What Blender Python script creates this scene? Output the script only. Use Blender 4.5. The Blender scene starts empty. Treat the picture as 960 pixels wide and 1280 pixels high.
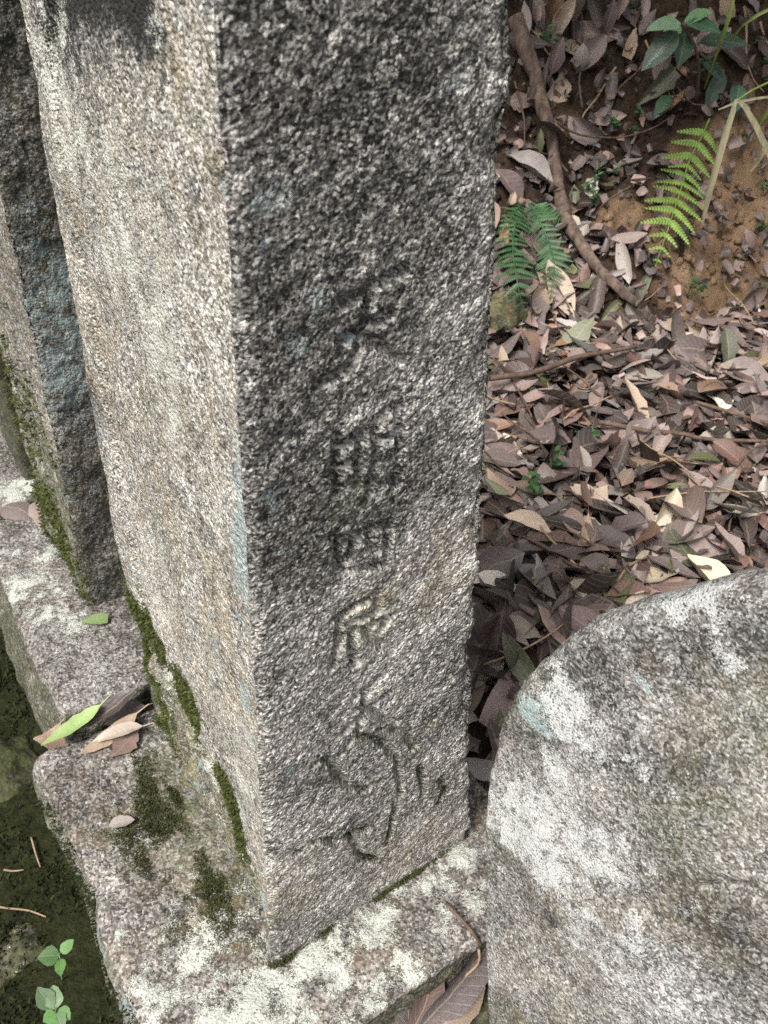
import bpy, math, random
import numpy as np
from mathutils import Vector, Matrix

random.seed(7); rng = np.random.default_rng(7)
scene = bpy.context.scene
C = scene.collection

# ------------------------------------------------------------------ camera frame
S = 0.9                       # camera height above the top of the base slab (m)
F_PX, CX, CY = 1000.0, 480.0, 640.0
def _frame(vx, vy):
    d = np.array([vx-CX, vy-CY, F_PX]); d /= np.linalg.norm(d)
    Z = -d; F = np.array([0, 0, 1.0]); Y = F-Z*(F@Z); Y /= np.linalg.norm(Y)
    return np.array([np.cross(Y, Z), Y, Z])
R = _frame(385, 2000)
O = np.array([0, 0, S])
def ray(px, py):
    v = R@np.array([px-CX, py-CY, F_PX]); return v/np.linalg.norm(v)
def on_plane(px, py, P0, n):
    r = ray(px, py); return O+r*(((P0-O)@n)/(r@n))
def on_z(px, py, z=0.0):
    r = ray(px, py); return O+r*((z-S)/r[2])
def project(P):
    v = (np.asarray(P)-O)@R
    return CX+F_PX*v[..., 0]/v[..., 2], CY+F_PX*v[..., 1]/v[..., 2], v[..., 2]

cam_d = bpy.data.cameras.new('camera'); cam = bpy.data.objects.new('camera', cam_d); C.objects.link(cam)
M = Matrix.Identity(4)
for i in range(3):
    M[i][0] = R[i, 0]; M[i][1] = -R[i, 1]; M[i][2] = -R[i, 2]; M[i][3] = O[i]
cam.matrix_world = M
cam_d.sensor_fit = 'VERTICAL'; cam_d.sensor_height = 36.0; cam_d.lens = 36.0*F_PX/1280
cam_d.clip_start = 0.02; cam_d.clip_end = 300
cam_d.dof.use_dof = True; cam_d.dof.focus_distance = 0.82; cam_d.dof.aperture_fstop = 16.0
scene.camera = cam

# ------------------------------------------------------------------ sky, sun, exposure
SUN_AZ, SUN_EL = 235.0, 51.0
world = bpy.data.worlds.new('World'); scene.world = world; world.use_nodes = True
wt = world.node_tree; wt.nodes.clear()
sky = wt.nodes.new('ShaderNodeTexSky'); sky.sky_type = 'NISHITA'; sky.sun_disc = False
sky.sun_elevation = math.radians(SUN_EL); sky.sun_rotation = math.radians(90-SUN_AZ)
sky.dust_density = 4.0; sky.air_density = 1.0
hs = wt.nodes.new('ShaderNodeHueSaturation'); hs.inputs['Saturation'].default_value = 0.22
bg = wt.nodes.new('ShaderNodeBackground'); bg.inputs['Strength'].default_value = 0.085
wo = wt.nodes.new('ShaderNodeOutputWorld')
wt.links.new(sky.outputs[0], hs.inputs['Color']); wt.links.new(hs.outputs[0], bg.inputs[0]); wt.links.new(bg.outputs[0], wo.inputs[0])
sd = bpy.data.lights.new('sun', 'SUN'); sun = bpy.data.objects.new('sun', sd); C.objects.link(sun)
sd.energy = 2.0; sd.angle = math.radians(20); sd.color = (1.0, 0.965, 0.91)
az, el = math.radians(SUN_AZ), math.radians(SUN_EL)
Ldir = Vector((math.cos(az)*math.cos(el), math.sin(az)*math.cos(el), math.sin(el)))
sun.rotation_euler = Ldir.to_track_quat('Z', 'Y').to_euler(); sun.location = (-2, -2, 4)
vs = scene.view_settings; vs.view_transform = 'Standard'; vs.look = 'None'; vs.gamma = 1.0; vs.use_curve_mapping = False
vs.exposure = 1.14
scene.render.engine = 'CYCLES'; scene.cycles.use_denoising = False
scene.cycles.max_bounces = 4

# ------------------------------------------------------------------ noise
def _h(ix, iy, iz, seed):
    n = (ix.astype(np.int64)*374761393+iy.astype(np.int64)*668265263+iz.astype(np.int64)*1440662683+seed*362437) & 0xffffffff
    n = ((n ^ (n >> 13))*1274126177) & 0xffffffff
    n = ((n ^ (n >> 16))*2246822519) & 0xffffffff
    return ((n ^ (n >> 15)) & 0xffffff)/float(0xffffff)
def vnoise(P, scale, seed=0):
    Q = P*scale; I = np.floor(Q); f = Q-I; f = f*f*(3-2*f); I = I.astype(np.int64)
    out = 0
    for dx in (0, 1):
        wx = f[:, 0] if dx else 1-f[:, 0]
        for dy in (0, 1):
            wy = f[:, 1] if dy else 1-f[:, 1]
            for dz in (0, 1):
                wz = f[:, 2] if dz else 1-f[:, 2]
                out = out+wx*wy*wz*_h(I[:, 0]+dx, I[:, 1]+dy, I[:, 2]+dz, seed)
    return out*2-1
def fbm(P, scale, octs=4, seed=0, gain=0.5):
    o = 0; a = 1.0
    for k in range(octs):
        o = o+a*vnoise(P+k*3.17, scale*2**k, seed+k); a *= gain
    return o
def worley(P, scale, seed=0):
    Q = P*scale; I = np.floor(Q).astype(np.int64); f = Q-I
    best = np.full(len(P), 9.0); bid = np.zeros(len(P))
    for dx in (-1, 0, 1):
        for dy in (-1, 0, 1):
            for dz in (-1, 0, 1):
                a, b, c = I[:, 0]+dx, I[:, 1]+dy, I[:, 2]+dz
                d = (dx+_h(a, b, c, seed)-f[:, 0])**2+(dy+_h(a, b, c, seed+1)-f[:, 1])**2+(dz+_h(a, b, c, seed+2)-f[:, 2])**2
                m = d < best; best = np.where(m, d, best); bid = np.where(m, _h(a, b, c, seed+3), bid)
    return np.sqrt(best), bid
def sstep(a, b, x):
    t = np.clip((x-a)/(b-a), 0, 1); return t*t*(3-2*t)
def seg_dist(P, pts):
    best = np.full(len(P), 9.0)
    for a, b in zip(pts[:-1], pts[1:]):
        ab = b-a; t = np.clip(((P-a)@ab)/max(ab@ab, 1e-9), 0, 1)
        best = np.minimum(best, np.linalg.norm(P-a-t[:, None]*ab, axis=1))
    return best

# ------------------------------------------------------------------ object helpers
def mesh_np(name, V, Fq, uv=None, attrs=None, smooth=True):
    me = bpy.data.meshes.new(name)
    V = np.asarray(V, dtype=np.float32); 
    if isinstance(Fq, np.ndarray):
        k = Fq.shape[1]; n = len(Fq)
        me.vertices.add(len(V)); me.vertices.foreach_set('co', V.ravel())
        me.loops.add(n*k); me.loops.foreach_set('vertex_index', Fq.astype(np.int32).ravel())
        me.polygons.add(n); me.polygons.foreach_set('loop_start', np.arange(0, n*k, k, dtype=np.int32))
    else:
        me.from_pydata([tuple(map(float, v)) for v in V], [], [tuple(map(int, f)) for f in Fq])
    if attrs:
        for an, av in attrs.items():
            at = me.attributes.new(an, 'FLOAT', 'POINT'); at.data.foreach_set('value', np.asarray(av, dtype=np.float32))
    if uv is not None:
        ul = me.uv_layers.new(name='UVMap')
        li = np.empty(len(me.loops), dtype=np.int32); me.loops.foreach_get('vertex_index', li)
        ul.data.foreach_set('uv', np.asarray(uv, dtype=np.float32)[li].ravel())
    me.update(calc_edges=True)
    me.polygons.foreach_set('use_smooth', np.full(len(me.polygons), smooth))
    return me
def obj(name, me, mats=None, parent=None, loc=(0, 0, 0)):
    o = bpy.data.objects.new(name, me); C.objects.link(o); o.location = loc
    if parent: o.parent = parent
    if mats is not None and me is not None and len(me.materials) == 0:
        for m in (mats if isinstance(mats, (list, tuple)) else [mats]): me.materials.append(m)
    return o
def tag(o, label=None, cat=None, group=None, kind=None):
    if label: o['label'] = label
    if cat: o['category'] = cat
    if group: o['group'] = group
    if kind: o['kind'] = kind
    return o
def empty(name, loc):
    o = bpy.data.objects.new(name, None); C.objects.link(o); o.location = tuple(map(float, loc)); o.empty_display_size = 0.02
    return o

# ------------------------------------------------------------------ materials
class NT:
    def __init__(s, name):
        s.m = bpy.data.materials.new(name); s.m.use_nodes = True; s.t = s.m.node_tree; s.t.nodes.clear()
        s.out = s.n('ShaderNodeOutputMaterial'); s.b = s.n('ShaderNodeBsdfPrincipled')
        s.l(s.b.outputs[0], s.out.inputs[0])
    def n(s, typ, **kw):
        nd = s.t.nodes.new(typ)
        for k, v in kw.items(): setattr(nd, k, v)
        return nd
    def l(s, a, b): s.t.links.new(a, b)
    def setin(s, nd, k, v):
        if hasattr(v, 'is_linked') or isinstance(v, bpy.types.NodeSocket): s.l(v, nd.inputs[k])
        else: nd.inputs[k].default_value = v
    def noise(s, vec, scale, detail=4, rough=0.55, dist=0.0, out='Fac'):
        nd = s.n('ShaderNodeTexNoise'); nd.inputs['Scale'].default_value = scale; nd.inputs['Detail'].default_value = detail
        nd.inputs['Roughness'].default_value = rough; nd.inputs['Distortion'].default_value = dist
        if vec: s.l(vec, nd.inputs['Vector'])
        return nd.outputs[out]
    def voro(s, vec, scale, out='Color', feature='F1'):
        nd = s.n('ShaderNodeTexVoronoi', feature=feature); nd.inputs['Scale'].default_value = scale
        if vec: s.l(vec, nd.inputs['Vector'])
        return nd.outputs[out]
    def math(s, op, a, b=0.0, c=0.0, clamp=False):
        nd = s.n('ShaderNodeMath', operation=op, use_clamp=clamp)
        for i, v in enumerate((a, b, c)): s.setin(nd, i, v)
        return nd.outputs[0]
    def mix(s, fac, a, b, mode='MIX'):
        nd = s.n('ShaderNodeMix', data_type='RGBA', blend_type=mode)
        s.setin(nd, 0, fac)
        for k, v in ((6, a), (7, b)):
            if isinstance(v, tuple): v = (*v, 1.0)[:4]
            s.setin(nd, k, v)
        return nd.outputs[2]
    def ramp(s, fac, stops, interp='LINEAR'):
        nd = s.n('ShaderNodeValToRGB'); cr = nd.color_ramp; cr.interpolation = interp
        while len(cr.elements) < len(stops): cr.elements.new(0.5)
        for e, (p, c) in zip(cr.elements, stops):
            e.position = p; e.color = (*c, 1.0) if isinstance(c, tuple) else (c, c, c, 1.0)
        s.l(fac, nd.inputs[0]); return nd.outputs[0]
    def attr(s, name): return s.n('ShaderNodeAttribute', attribute_name=name).outputs['Fac']
    def bump(s, h, strength, dist, prev=None):
        nd = s.n('ShaderNodeBump'); nd.inputs['Strength'].default_value = strength; nd.inputs['Distance'].default_value = dist
        s.l(h, nd.inputs['Height'])
        if prev: s.l(prev, nd.inputs['Normal'])
        return nd.outputs[0]

def granite(name, grain=230.0, tone=1.0, tint=(1.0, 0.96, 0.91), bias=0.0, contrast=1.0, bump=0.55, white=(0.60, 0.63, 0.55), speck=0.4, pink=0.3, teal=1.0):
    """coarse weathered granite; the vertex attributes grime / white / teal / green / warm place stains and lichen"""
    k = NT(name); tc = k.n('ShaderNodeTexCoord').outputs['Object']
    wob = k.n('ShaderNodeMix', data_type='VECTOR'); wob.inputs[0].default_value = 0.0035
    k.l(tc, wob.inputs[4]); k.l(k.noise(tc, 160, 2, out='Color'), wob.inputs[5]); vec = wob.outputs[1]
    cells = k.n('ShaderNodeSeparateColor'); k.l(k.voro(vec, grain), cells.inputs[0])
    cells2 = k.n('ShaderNodeSeparateColor'); k.l(k.voro(vec, grain*0.42), cells2.inputs[0])
    med = k.noise(tc, 26, 4, 0.6); fine = k.noise(tc, 640, 2, 0.6); big = k.noise(tc, 5.0, 3, 0.55)
    v = k.math('ADD', k.math('MULTIPLY', cells.outputs[0], 0.52), k.math('MULTIPLY', cells2.outputs[1], 0.22))
    v = k.math('ADD', v, 0.09)
    v = k.math('ADD', v, k.math('MULTIPLY_ADD', med, 0.5, -0.25))
    v = k.math('ADD', v, k.math('MULTIPLY_ADD', fine, 0.5, -0.25))
    v = k.math('ADD', v, k.math('MULTIPLY_ADD', big, 0.36, -0.18+bias))
    v = k.math('MULTIPLY_ADD', k.math('ADD', v, -0.5), contrast, 0.5)
    g = k.attr('grime'); gm = k.math('MULTIPLY', g, k.math('MULTIPLY_ADD', k.noise(tc, 55, 5, 0.65), 1.5, 0.05))
    v = k.math('SUBTRACT', v, k.math('MULTIPLY', gm, 0.46), clamp=True)
    c = tuple
    def sh(x): return tuple(min(0.8, x*tone*t) for t in tint)
    col = k.ramp(v, [(0.0, sh(0.018)), (0.22, sh(0.062)), (0.45, sh(0.17)), (0.66, sh(0.32)), (0.84, sh(0.50)), (1.0, sh(0.68))])
    # warm iron tint patches
    wm = k.math('MULTIPLY', k.attr('warm'), k.ramp(k.noise(tc, 34, 4, 0.6), [(0.38, 0.0), (0.62, 1.0)]))
    col = k.mix(k.math('MULTIPLY', wm, 0.75), col, k.mix(0.45, col, (0.44, 0.33, 0.16)))
    pk = k.ramp(k.noise(tc, 17, 3, 0.6), [(0.50, 0.0), (0.72, pink)])
    col = k.mix(pk, col, (1.0, 0.86, 0.90), 'MULTIPLY')
    # green algae film
    gr = k.math('MULTIPLY', k.attr('green'), k.ramp(k.noise(tc, 60, 5, 0.65), [(0.34, 0.0), (0.60, 1.0)]))
    col = k.mix(k.math('MULTIPLY', gr, 0.8), col, k.mix(0.55, col, (0.10, 0.12, 0.035)))
    # crustose lichens
    dots = k.ramp(k.voro(tc, 330, 'Distance'), [(0.20, speck), (0.36, 0.0)])
    edge = k.math('ADD', k.math('MULTIPLY_ADD', k.noise(tc, 44, 5, 0.78), 2.0, -1.0), k.math('MULTIPLY_ADD', fine, 0.9, -0.45))
    wl = k.ramp(k.math('ADD', k.attr('white'), edge), [(0.46, 0.0), (0.62, 1.0)])
    wcol = k.mix(k.noise(tc, 90, 3), white, tuple(x*0.72 for x in white))
    col = k.mix(k.math('MULTIPLY', wl, k.math('SUBTRACT', 0.93, dots)), col, wcol)
    tl = k.ramp(k.math('ADD', k.attr('teal'), edge), [(0.50, 0.0), (0.66, 1.0)])
    tcol = k.mix(k.noise(tc, 120, 3), tuple(x*teal for x in (0.33, 0.41, 0.41)), tuple(x*teal for x in (0.19, 0.25, 0.255)))
    col = k.mix(k.math('MULTIPLY', tl, k.math('SUBTRACT', 0.72, k.math('MULTIPLY', cells.outputs[1], 0.30))), col, tcol)
    k.l(col, k.b.inputs['Base Color'])
    k.b.inputs['Roughness'].default_value = 0.82
    k.b.inputs['Specular IOR Level'].default_value = 0.35
    dome = k.math('SUBTRACT', 1.0, k.voro(vec, grain*0.80, 'Distance'))
    hgt = k.math('ADD', k.math('MULTIPLY', cells.outputs[2], 0.30), k.math('MULTIPLY', fine, 0.55))
    hgt = k.math('ADD', hgt, k.math('MULTIPLY', dome, 0.95))
    hgt = k.math('ADD', hgt, k.math('MULTIPLY', wl, 0.55))
    hgt = k.math('ADD', hgt, k.math('MULTIPLY', k.noise(tc, 170, 2, 0.6), 0.7))
    k.l(k.bump(hgt, bump, 0.0030), k.b.inputs['Normal'])
    return k.m

def leaf_mat(name, c1, c2, rough=0.55, vein=0.16, spots=0.35, trans=0.0):
    k = NT(name); tc = k.n('ShaderNodeTexCoord'); uv = tc.outputs['UV']; ob = tc.outputs['Object']
    rnd = k.n('ShaderNodeObjectInfo').outputs['Random']
    at = k.attr('leafrnd'); r = k.math('FRACT', k.math('ADD', rnd, at))
    off = k.n('ShaderNodeVectorMath', operation='ADD'); k.l(ob, off.inputs[0])
    cmb = k.n('ShaderNodeCombineXYZ'); k.l(k.math('MULTIPLY', r, 9.0), cmb.inputs[0]); k.l(cmb.outputs[0], off.inputs[1]); ob = off.outputs[0]
    col = k.mix(k.ramp(k.noise(ob, 38, 4, 0.6), [(0.3, 0.0), (0.7, 1.0)]), c1, c2)
    hsv = k.n('ShaderNodeHueSaturation'); k.l(col, hsv.inputs['Color'])
    k.l(k.math('MULTIPLY_ADD', r, 1.0, 0.46), hsv.inputs['Value'])
    k.l(k.math('MULTIPLY_ADD', k.math('FRACT', k.math('MULTIPLY', r, 7.3)), 0.45, 0.58), hsv.inputs['Saturation'])
    col = hsv.outputs[0]
    sp = k.ramp(k.noise(ob, 150, 3, 0.7), [(0.60, 0.0), (0.74, spots)])
    col = k.mix(sp, col, tuple(x*0.3 for x in c2))
    sx = k.n('ShaderNodeSeparateXYZ'); k.l(uv, sx.inputs[0])
    ac = k.math('ABSOLUTE', k.math('SUBTRACT', sx.outputs[1], 0.5))
    side = k.math('SINE', k.math('MULTIPLY', k.math('ADD', sx.outputs[0], k.math('MULTIPLY', ac, -0.42)), 62.0))
    mid = k.ramp(ac, [(0.012, 1.0), (0.035, 0.0)])
    vn = k.math('MAXIMUM', mid, k.ramp(side, [(0.80, 0.0), (0.98, 0.55)]))
    col = k.mix(k.math('MULTIPLY', vn, vein*2.2), col, k.mix(0.5, col, (0.62, 0.52, 0.40)))
    k.l(col, k.b.inputs['Base Color']); k.b.inputs['Roughness'].default_value = rough
    k.b.inputs['Specular IOR Level'].default_value = 0.4
    if trans: k.b.inputs['Transmission Weight'].default_value = 0.0
    h = k.math('ADD', k.math('MULTIPLY', vn, -0.6), k.math('MULTIPLY', k.noise(ob, 90, 3), 0.9))
    k.l(k.bump(h, 0.5, 0.0018), k.b.inputs['Normal'])
    return k.m

def plain_mat(name, c1, c2, scale=40, rough=0.7, bump=0.3, bdist=0.002, stretch=None, rnd=0.0):
    k = NT(name); tc = k.n('ShaderNodeTexCoord').outputs['Object']
    if stretch:
        mp = k.n('ShaderNodeMapping'); mp.inputs['Scale'].default_value = stretch; k.l(tc, mp.inputs[0]); tc = mp.outputs[0]
    f = k.noise(tc, scale, 5, 0.6)
    col = k.mix(k.ramp(f, [(0.32, 0.0), (0.68, 1.0)]), c1, c2)
    if rnd:
        r = k.math('FRACT', k.math('ADD', k.n('ShaderNodeObjectInfo').outputs['Random'], k.attr('leafrnd')))
        hsv = k.n('ShaderNodeHueSaturation'); k.l(col, hsv.inputs['Color']); k.l(k.math('MULTIPLY_ADD', r, rnd, 1-rnd/2), hsv.inputs['Value']); col = hsv.outputs[0]
    k.l(col, k.b.inputs['Base Color']); k.b.inputs['Roughness'].default_value = rough
    k.b.inputs['Specular IOR Level'].default_value = 0.35
    k.l(k.bump(k.noise(tc, scale*3, 4), bump, bdist), k.b.inputs['Normal'])
    return k.m

def ground_mat():
    k = NT('forest_soil'); tc = k.n('ShaderNodeTexCoord').outputs['Object']
    n1 = k.noise(tc, 9, 6, 0.62); n2 = k.noise(tc, 70, 5, 0.65)
    soil = k.mix(k.ramp(n1, [(0.35, 0.0), (0.66, 1.0)]), (0.150, 0.096, 0.056), (0.31, 0.205, 0.125))
    soil = k.mix(k.ramp(n2, [(0.45, 0.0), (0.72, 0.6)]), soil, (0.13, 0.085, 0.05))
    peb = k.ramp(k.voro(tc, 85, 'Distance'), [(0.16, 0.45), (0.26, 0.0)])
    soil = k.mix(peb, soil, (0.34, 0.26, 0.18))
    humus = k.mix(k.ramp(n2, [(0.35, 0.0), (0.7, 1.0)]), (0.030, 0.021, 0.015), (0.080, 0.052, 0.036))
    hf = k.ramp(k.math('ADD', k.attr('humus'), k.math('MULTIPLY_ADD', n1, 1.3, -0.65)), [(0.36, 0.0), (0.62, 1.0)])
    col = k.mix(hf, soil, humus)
    mossc = k.mix(k.ramp(n2, [(0.35, 0.0), (0.7, 1.0)]), (0.010, 0.013, 0.005), (0.032, 0.040, 0.012))  # moss and humus tones lowered to stand for the ditch's low light
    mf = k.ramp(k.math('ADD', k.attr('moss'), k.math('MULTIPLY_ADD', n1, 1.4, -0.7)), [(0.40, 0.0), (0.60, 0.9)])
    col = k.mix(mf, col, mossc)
    k.l(col, k.b.inputs['Base Color']); k.b.inputs['Roughness'].default_value = 0.95
    k.b.inputs['Specular IOR Level'].default_value = 0.15
    k.l(k.bump(k.math('ADD', n2, k.noise(tc, 230, 4, 0.65)), 0.9, 0.006), k.b.inputs['Normal'])
    return k.m

MAT = {}
MAT['pillar'] = granite('weathered_granite', grain=460, tone=1.16, tint=(1.0, 0.96, 0.885), bias=0.02, contrast=1.24, bump=0.75, pink=0.16, white=(0.62, 0.62, 0.55), speck=0.85, teal=1.25)
MAT['pillar2'] = granite('dark_weathered_granite', grain=380, tone=1.0, bias=-0.03, bump=0.6, teal=1.1)
MAT['slab'] = granite('lichen_granite', grain=360, tone=0.95, tint=(1.0, 0.93, 0.87), bias=0.0, contrast=1.05, bump=0.5, white=(0.60, 0.625, 0.555), speck=0.75)
MAT['head'] = granite('pale_granite', grain=540, tone=1.0, tint=(1.0, 0.975, 0.935), bias=0.03, contrast=1.05, bump=0.5, pink=0.2, teal=1.55, white=(0.58, 0.595, 0.575), speck=0.9)
MAT['rock'] = granite('mossy_rock', grain=170, tone=0.55, tint=(1.0, 0.95, 0.8), bias=-0.1)
MAT['moss'] = plain_mat('moss_green', (0.025, 0.034, 0.007), (0.085, 0.098, 0.022), 90, 0.9, 0.2)
MAT['moss_dark'] = plain_mat('moss_dark', (0.010, 0.013, 0.004), (0.034, 0.040, 0.011), 60, 0.95, 0.2)  # dark wet moss, colour lowered further for the low light in the ditch
MAT['moss_mid'] = plain_mat('moss_olive', (0.022, 0.028, 0.008), (0.085, 0.092, 0.026), 80, 0.9, 0.2)
MAT['bark'] = plain_mat('bark_brown', (0.055, 0.038, 0.030), (0.21, 0.15, 0.115), 55, 0.85, 0.8, 0.004, stretch=(1, 1, 0.35))
MAT['twig'] = plain_mat('twig_brown', (0.07, 0.045, 0.033), (0.16, 0.11, 0.08), 80, 0.8, 0.3)
MAT['twig_pale'] = plain_mat('twig_pale', (0.24, 0.16, 0.10), (0.38, 0.28, 0.18), 80, 0.8, 0.3)
MAT['straw'] = plain_mat('dry_grass', (0.18, 0.165, 0.095), (0.31, 0.28, 0.18), 120, 0.65, 0.3, stretch=(1, 1, 0.1))
MAT['grass'] = plain_mat('green_grass', (0.12, 0.17, 0.04), (0.20, 0.25, 0.07), 60, 0.5, 0.1)
MAT['fern'] = plain_mat('fern_bright_green', (0.11, 0.20, 0.035), (0.23, 0.33, 0.075), 30, 0.5, 0.25, 0.001, rnd=0.35)
MAT['fern_dark'] = plain_mat('fern_dark_green', (0.025, 0.070, 0.026), (0.070, 0.140, 0.058), 30, 0.45, 0.25, 0.001, rnd=0.4)
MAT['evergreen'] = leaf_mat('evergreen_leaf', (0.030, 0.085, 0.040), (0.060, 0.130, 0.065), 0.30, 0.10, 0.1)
MAT['evergreen_bright'] = leaf_mat('evergreen_bright_leaf', (0.055, 0.17, 0.045), (0.10, 0.23, 0.075), 0.32, 0.10, 0.1)  # brighter, yellower green for three leaves at the sapling's top
MAT['seedling'] = leaf_mat('seedling_leaf', (0.075, 0.185, 0.045), (0.12, 0.25, 0.07), 0.5, 0.08, 0.05)
MAT['herb'] = plain_mat('herb_green', (0.030, 0.075, 0.028), (0.07, 0.14, 0.05), 40, 0.6, 0.2, rnd=0.4)
MAT['ground'] = ground_mat()
LEAFC = [   # word, material, weight
    ('pinkish brown', leaf_mat('leaf_pinkish_brown', (0.20, 0.132, 0.110), (0.31, 0.212, 0.182)), 20),
    ('purplish brown', leaf_mat('leaf_purplish_brown', (0.090, 0.062, 0.058), (0.155, 0.108, 0.100), 0.45), 27),
    ('tan', leaf_mat('leaf_tan', (0.30, 0.21, 0.14), (0.42, 0.31, 0.215)), 8),
    ('reddish brown', leaf_mat('leaf_reddish_brown', (0.150, 0.082, 0.062), (0.235, 0.140, 0.110), 0.45), 8),
    ('dark brown', leaf_mat('leaf_dark_brown', (0.042, 0.029, 0.025), (0.080, 0.053, 0.043), 0.4), 18),
    ('orange brown', leaf_mat('leaf_orange_brown', (0.21, 0.105, 0.055), (0.29, 0.165, 0.095)), 6),
    ('greyish', leaf_mat('leaf_greyish', (0.27, 0.225, 0.20), (0.37, 0.32, 0.285)), 9),
    ('cream', leaf_mat('leaf_cream', (0.48, 0.40, 0.29), (0.57, 0.49, 0.37)), 4),
    ('olive green', leaf_mat('leaf_olive_green', (0.085, 0.095, 0.040), (0.16, 0.165, 0.075), 0.4), 5),
]
LM = {w: m for w, m, _ in LEAFC}
MAT['leaf_green'] = leaf_mat('leaf_fresh_green', (0.17, 0.27, 0.065), (0.26, 0.36, 0.11), 0.45, 0.1, 0.1)
MAT['leaf_yellow'] = leaf_mat('leaf_yellow_green', (0.30, 0.36, 0.06), (0.42, 0.45, 0.11), 0.5, 0.1, 0.3)

# ------------------------------------------------------------------ the row's own frame: a along the side faces, b along the row
A0 = on_z(340, 1210); A0[2] = 0
E1 = np.array([math.cos(math.radians(36.5)), math.sin(math.radians(36.5)), 0.0]); E2 = np.array([-E1[1], E1[0], 0.0])
def W(a, b, z=0.0): return A0+E1*a+E2*b+np.array([0, 0, z])
def AB(P):
    d = P-A0; return d@E1, d@E2

# ------------------------------------------------------------------ ground
def ground_z(X, Y, fine=True):
    X = np.atleast_1d(np.asarray(X, float)); Y = np.atleast_1d(np.asarray(Y, float))
    P = np.stack([X, Y, 0*X], 1); a, b = AB(P)
    n = fbm(P, 2.2, 4, 11)
    z = -0.30+0.16*sstep(0.02, 0.40, a)
    z = z+0.075*sstep(-0.05, 0.25, b)*sstep(0.15, 0.42, a)
    z = z-0.10*sstep(-0.25, -0.9, a)
    z = z+0.012*n+0.05*np.clip(a-0.5, 0, 1.2)
    y0 = 2.05+0.42*(X-0.32)+0.10*vnoise(P, 1.7, 5)
    w = (Y-y0)*0.90
    k = sstep(0.45, 1.0, X)
    zb = np.where(w < 0.0, 0.0, 0.0)+np.clip(w, 0, 0.45)*(0.62+0.45*k)+np.clip(w-0.45, 0, 0.40)*(2.3-0.4*k)+np.clip(w-0.85, 0, 12)*0.5+np.clip(w-12.85, 0, 60)*0.12
    z = z+zb
    if fine:
        m = sstep(0.0, 0.15, w)
        z = z+m*0.05*fbm(P, 6, 4, 21)+0.008*fbm(P, 25, 3, 31)*(0.4+m)+m*0.030*np.abs(fbm(P, 13, 4, 77))+m*0.016*fbm(P, 28, 3, 78)+m*0.007*fbm(P, 75, 2, 79)
    return z
def axis(lo, hi, step, far, k=1.35):
    core = list(np.arange(lo, hi, step)); s = step; p = lo; left = []
    while p > -far: s *= k; p -= s; left.append(p)
    s = step; p = core[-1]; right = []
    while p < far: s *= k; p += s; right.append(p)
    return np.array(left[::-1]+core+right)
gx = axis(-1.0, 2.2, 0.011, 60); gy = axis(0.05, 3.3, 0.011, 60)
GX, GY = np.meshgrid(gx, gy); Z = ground_z(GX.ravel(), GY.ravel())
Vg = np.stack([GX.ravel(), GY.ravel(), Z], 1)
ZG = Z.reshape(len(gy), len(gx))
def gzs(x, y):
    x = np.atleast_1d(x); y = np.atleast_1d(y)
    i = np.clip(np.searchsorted(gx, x)-1, 0, len(gx)-2); j = np.clip(np.searchsorted(gy, y)-1, 0, len(gy)-2)
    fx = (x-gx[i])/(gx[i+1]-gx[i]); fy = (y-gy[j])/(gy[j+1]-gy[j])
    return (ZG[j, i]*(1-fx)+ZG[j, i+1]*fx)*(1-fy)+(ZG[j+1, i]*(1-fx)+ZG[j+1, i+1]*fx)*fy
def gz(x, y): return float(gzs(x, y)[0])
def hit_ground(px, py):
    r = ray(px, py); t = np.linspace(0.3, 6, 1400); Q = O+t[:, None]*r
    d = Q[:, 2]-gzs(Q[:, 0], Q[:, 1]); i = int(np.argmax(d < 0))
    return Q[i]
def gnormal(x, y, e=0.03):
    n = Vector((gz(x-e, y)-gz(x+e, y), gz(x, y-e)-gz(x, y+e), 2*e)); n.normalize(); return n

nx, ny = len(gx), len(gy); I, J = np.meshgrid(np.arange(nx-1), np.arange(ny-1)); i0 = (J*nx+I).ravel()
Fg = np.stack([i0, i0+1, i0+1+nx, i0+nx], 1)
ag, bgc = AB(Vg*np.array([1, 1, 0]))
px_, py_, pd_ = project(Vg)
bare = np.zeros(len(Vg))
SOIL = [hit_ground(*p) for p in ((930, 300), (880, 345), (900, 250), (945, 210), (850, 300), (780, 285), (700, 150))]
for q, r_ in zip(SOIL, (0.30, 0.24, 0.22, 0.22, 0.16, 0.10, 0.08)):
    bare = np.maximum(bare, np.exp(-np.sum((Vg-q)**2, 1)/r_**2))
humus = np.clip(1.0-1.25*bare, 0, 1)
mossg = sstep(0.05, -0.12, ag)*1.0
ground = obj('ground', mesh_np('ground', Vg, Fg, attrs={'humus': humus, 'moss': mossg}), MAT['ground']); tag(ground, kind='structure')

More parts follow.
